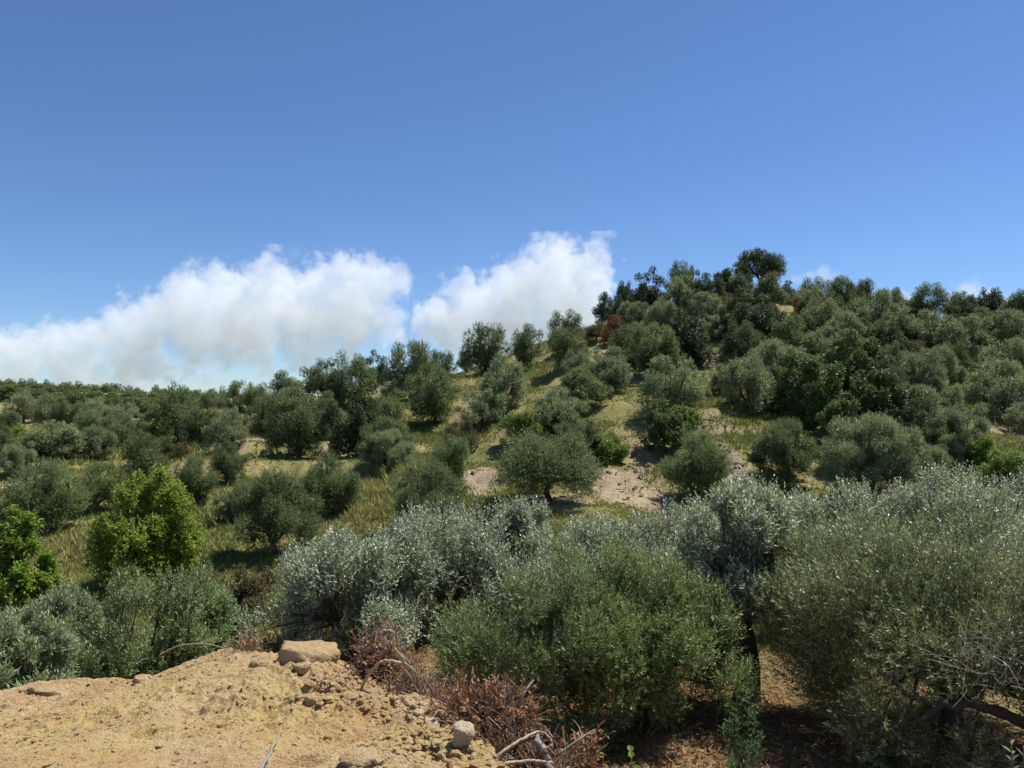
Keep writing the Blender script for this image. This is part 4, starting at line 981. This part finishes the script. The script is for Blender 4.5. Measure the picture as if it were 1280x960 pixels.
# ------------------------------------------------------------------ clouds: real volumes two kilometres off
def cloud(name, lobes, label, dist, dens, noise_m, seed, vox=6.5, amp=1.0, sharp=3.0, bias=0.0):
    """lobes in photo pixels (px, py, radius px, depth offset m); a voxel volume filled from the lobes and fractal noise"""
    k = dist / F
    L = np.array([((px - 640) * k, off, (HZ - py) * k, r * k) for px, py, r, off in lobes])
    lo = (L[:, :3] - L[:, 3:] * 1.5).min(0); hi = (L[:, :3] + L[:, 3:] * 1.5).max(0)
    cen = (lo + hi) / 2
    ob = bpy.data.objects.new(name, bpy.data.meshes.new(name)); COL.objects.link(ob); ob.location = (cen[0], dist + cen[1], cen[2])
    lo -= cen; hi -= cen; L[:, :3] -= cen
    m = bpy.data.materials.new(name + '_vapour'); m.use_nodes = True; t = m.node_tree; t.nodes.clear()
    o = t.nodes.new('ShaderNodeOutputMaterial'); v = t.nodes.new('ShaderNodeVolumePrincipled'); v.inputs['Color'].default_value = (.978, .989, 1.0, 1)  # bluish light of the air painted into the vapour colour; droplets are neutral
    v.inputs['Density'].default_value = dens; v.inputs['Anisotropy'].default_value = 0.0
    t.links.new(v.outputs[0], o.inputs['Volume'])
    g = bpy.data.node_groups.new(name + '_voxels', 'GeometryNodeTree'); g.interface.new_socket('Geometry', in_out='OUTPUT', socket_type='NodeSocketGeometry')
    N = g.nodes.new; Lk = g.links.new
    def mth(op, a, b=None, c=None, clamp=False):
        x = N('ShaderNodeMath'); x.operation = op; x.use_clamp = clamp
        for i, q in enumerate((a, b, c)):
            if q is None: continue
            if hasattr(q, 'links'): Lk(q, x.inputs[i])
            else: x.inputs[i].default_value = q
        return x.outputs[0]
    pos = N('GeometryNodeInputPosition').outputs[0]
    def noise(scale, det, w, rough=0.6):
        x = N('ShaderNodeTexNoise'); x.noise_dimensions = '4D'; x.inputs['Scale'].default_value = scale; x.inputs['Detail'].default_value = det; x.inputs['Roughness'].default_value = rough; x.inputs['W'].default_value = w
        Lk(pos, x.inputs['Vector']); return x
    # warp the position a little so that the lobes lose their roundness
    wn = noise(1 / (noise_m * 1.6), 3, seed + 0.5); wp = N('ShaderNodeVectorMath'); wp.operation = 'MULTIPLY_ADD'
    Lk(wn.outputs['Color'], wp.inputs[0]); wp.inputs[1].default_value = (noise_m * .7,) * 3
    ad = N('ShaderNodeVectorMath'); ad.operation = 'ADD'; ad.inputs[1].default_value = (-noise_m * .35,) * 3; Lk(pos, ad.inputs[0]); Lk(ad.outputs[0], wp.inputs[2])
    field = None
    for x, y, z, r in L:
        dn = N('ShaderNodeVectorMath'); dn.operation = 'DISTANCE'; Lk(wp.outputs[0], dn.inputs[0]); dn.inputs[1].default_value = (x, y, z)
        f = mth('SUBTRACT', 1.0, mth('DIVIDE', dn.outputs['Value'], r))
        f = mth('MULTIPLY', f, r / (60 * k))
        field = f if field is None else mth('SMOOTH_MAX', field, f, 0.12)
    n = noise(1 / noise_m, 9, seed, 0.66).outputs['Fac']
    vo = N('ShaderNodeTexVoronoi'); vo.voronoi_dimensions = '3D'; vo.feature = 'F1'; vo.normalize = True
    for a, q in (('Scale', 1.5 / noise_m), ('Detail', 3.0), ('Roughness', 0.62), ('Lacunarity', 2.1), ): vo.inputs[a].default_value = q
    Lk(wp.outputs[0], vo.inputs['Vector'])
    d = mth('ADD', mth('ADD', field, bias), mth('MULTIPLY', mth('SUBTRACT', n, 0.5), amp * 0.75))
    d = mth('ADD', d, mth('MULTIPLY', mth('SUBTRACT', 0.36, vo.outputs['Distance']), amp * 0.75))
    d = mth('MULTIPLY', d, sharp, clamp=True)
    vc = N('GeometryNodeVolumeCube'); Lk(d, vc.inputs['Density']); vc.inputs['Min'].default_value = lo; vc.inputs['Max'].default_value = hi
    for a, q in zip('XYZ', (hi - lo) / vox): vc.inputs['Resolution ' + a].default_value = max(int(q), 8)
    sm = N('GeometryNodeSetMaterial'); sm.inputs['Material'].default_value = m; Lk(vc.outputs[0], sm.inputs[0])
    go = N('NodeGroupOutput'); Lk(sm.outputs[0], go.inputs[0])
    md = ob.modifiers.new('voxels', 'NODES'); md.node_group = g
    ob.data.materials.append(m)
    print('CLOUD', name, ((hi - lo) / vox).astype(int))
    return tag(ob, label, 'cloud', 'clouds')
cloud('cloud', [(430, 352, 28, 0), (478, 355, 26, 0), (395, 362, 30, 0), (340, 368, 34, -20), (290, 372, 32, 0), (245, 378, 34, 0), (440, 385, 38, 0), (380, 400, 44, 0), (310, 405, 46, 0), (240, 405, 44, 0), (190, 402, 30, 0), (150, 418, 27, 0),
                (110, 428, 22, 0), (62, 438, 20, 0), (20, 438, 20, 0), (-30, 442, 24, 0), (90, 445, 30, 0), (170, 440, 34, 0), (20, 452, 26, 0), (-20, 455, 24, 0), (440, 408, 28, 0), (480, 395, 22, 0), (110, 468, 16, 0), (200, 466, 15, 0), (150, 472, 14, 0)],
      'long bank of white cumulus with grey belly over the far ridge', 2400, 0.0088, 110, 3.1, vox=3.6, amp=2.7, sharp=9.0, bias=0.0)
cloud('cloud', [(700, 335, 28, 0), (725, 345, 28, 0), (735, 325, 14, 0), (670, 350, 28, 0), (640, 362, 28, 0), (700, 370, 40, 0), (650, 385, 40, 0), (605, 385, 30, 0), (578, 372, 20, 0), (560, 395, 26, 0), (590, 410, 30, 0), (550, 412, 22, 0), (640, 410, 36, 0), (700, 400, 36, 0), (738, 380, 24, 0), (742, 400, 26, 0)],
      'tall bright cumulus rising behind the hill slope', 2400, 0.0105, 100, 9.4, vox=3.4, amp=2.6, sharp=9.0, bias=0.04)
cloud('cloud', [(1012, 346, 10, 0), (1030, 344, 11, 0), (1044, 346, 8, 0), (995, 350, 7, 0)], 'small flat cloud puff above the open-crowned skyline tree', 2400, 0.02, 50, 1.7, vox=5, amp=0.5, sharp=4)
cloud('cloud', [(1128, 372, 11, 0), (1140, 376, 10, 0), (1190, 372, 10, 0), (1214, 366, 14, 0), (1236, 372, 12, 0), (1256, 376, 10, 0)], 'row of small white puffs behind the tall open skyline trees', 2400, 0.022, 50, 5.2, vox=5, amp=0.5, sharp=4)
cloud('cloud', [(352, 326, 8, 0), (364, 320, 8, 0), (373, 316, 6, 0)], 'thin stray wisp above the long cloud bank', 2400, 0.008, 45, 7.7, vox=4, amp=0.6, sharp=2)
cloud('cloud', [(40, 462, 20, 0), (90, 466, 18, 0), (150, 462, 18, 0), (215, 466, 18, 0), (265, 462, 16, 0), (0, 466, 18, 0), (320, 468, 14, 0), (345, 466, 12, 0), (420, 440, 10, 0), (405, 444, 8, 0), (300, 475, 12, 0), (480, 445, 8, 0), (565, 440, 9, 0), (585, 444, 9, 0)], 'faint low shreds of cloud just over the olive skyline', 2700, 0.004, 55, 4.4, vox=6, amp=1.0, sharp=2)

# ------------------------------------------------------------------ sky, sun, camera
w = bpy.data.worlds.new('World'); SC.world = w; w.use_nodes = True
nt = w.node_tree; nt.nodes.clear()
sky = nt.nodes.new('ShaderNodeTexSky'); sky.sky_type = 'NISHITA'; sky.sun_disc = False
sky.sun_elevation = math.asin(SUN[2]); sky.sun_rotation = math.atan2(SUN[0], SUN[1])
sky.altitude = 1200; sky.air_density = 1.0; sky.dust_density = 0.0; sky.ozone_density = 4.0
bg = nt.nodes.new('ShaderNodeBackground'); bg.inputs['Strength'].default_value = 0.079
wo = nt.nodes.new('ShaderNodeOutputWorld'); tint = nt.nodes.new('ShaderNodeMix'); tint.data_type = 'RGBA'; tint.blend_type = 'MULTIPLY'; tint.inputs[0].default_value = 1.0; tint.inputs[7].default_value = (0.82, 0.96, 1.17, 1)
nt.links.new(sky.outputs[0], tint.inputs[6]); nt.links.new(tint.outputs[2], bg.inputs[0]); nt.links.new(bg.outputs[0], wo.inputs[0])
from mathutils import Vector
sl = bpy.data.lights.new('sun', 'SUN'); sl.energy = 5.0; sl.angle = math.radians(0.53); sl.color = (1.0, 0.965, 0.915)
so = bpy.data.objects.new('sun', sl); COL.objects.link(so); so.rotation_euler = Vector(SUN).to_track_quat('Z', 'Y').to_euler(); so.location = (20, 10, 60)
cam = bpy.data.cameras.new('camera'); co = bpy.data.objects.new('camera', cam); COL.objects.link(co)
co.location = (0, 0, 0); co.rotation_euler = (math.pi / 2, 0, 0); cam.sensor_width = 36; cam.lens = 36 * F / 1280; cam.shift_y = (HZ - 480) / 1280; cam.clip_start = 0.05; cam.clip_end = 12000
SC.camera = co
SC.view_settings.view_transform = 'Standard'; SC.view_settings.look = 'None'; SC.view_settings.gamma = 1; SC.view_settings.exposure = 0.45; SC.view_settings.use_curve_mapping = False
cy = SC.cycles
cy.max_bounces = 42; cy.diffuse_bounces = 3; cy.glossy_bounces = 2; cy.transmission_bounces = 4; cy.volume_bounces = 40; cy.volume_step_rate = 2.0; cy.volume_max_steps = 512
cy.use_denoising = True
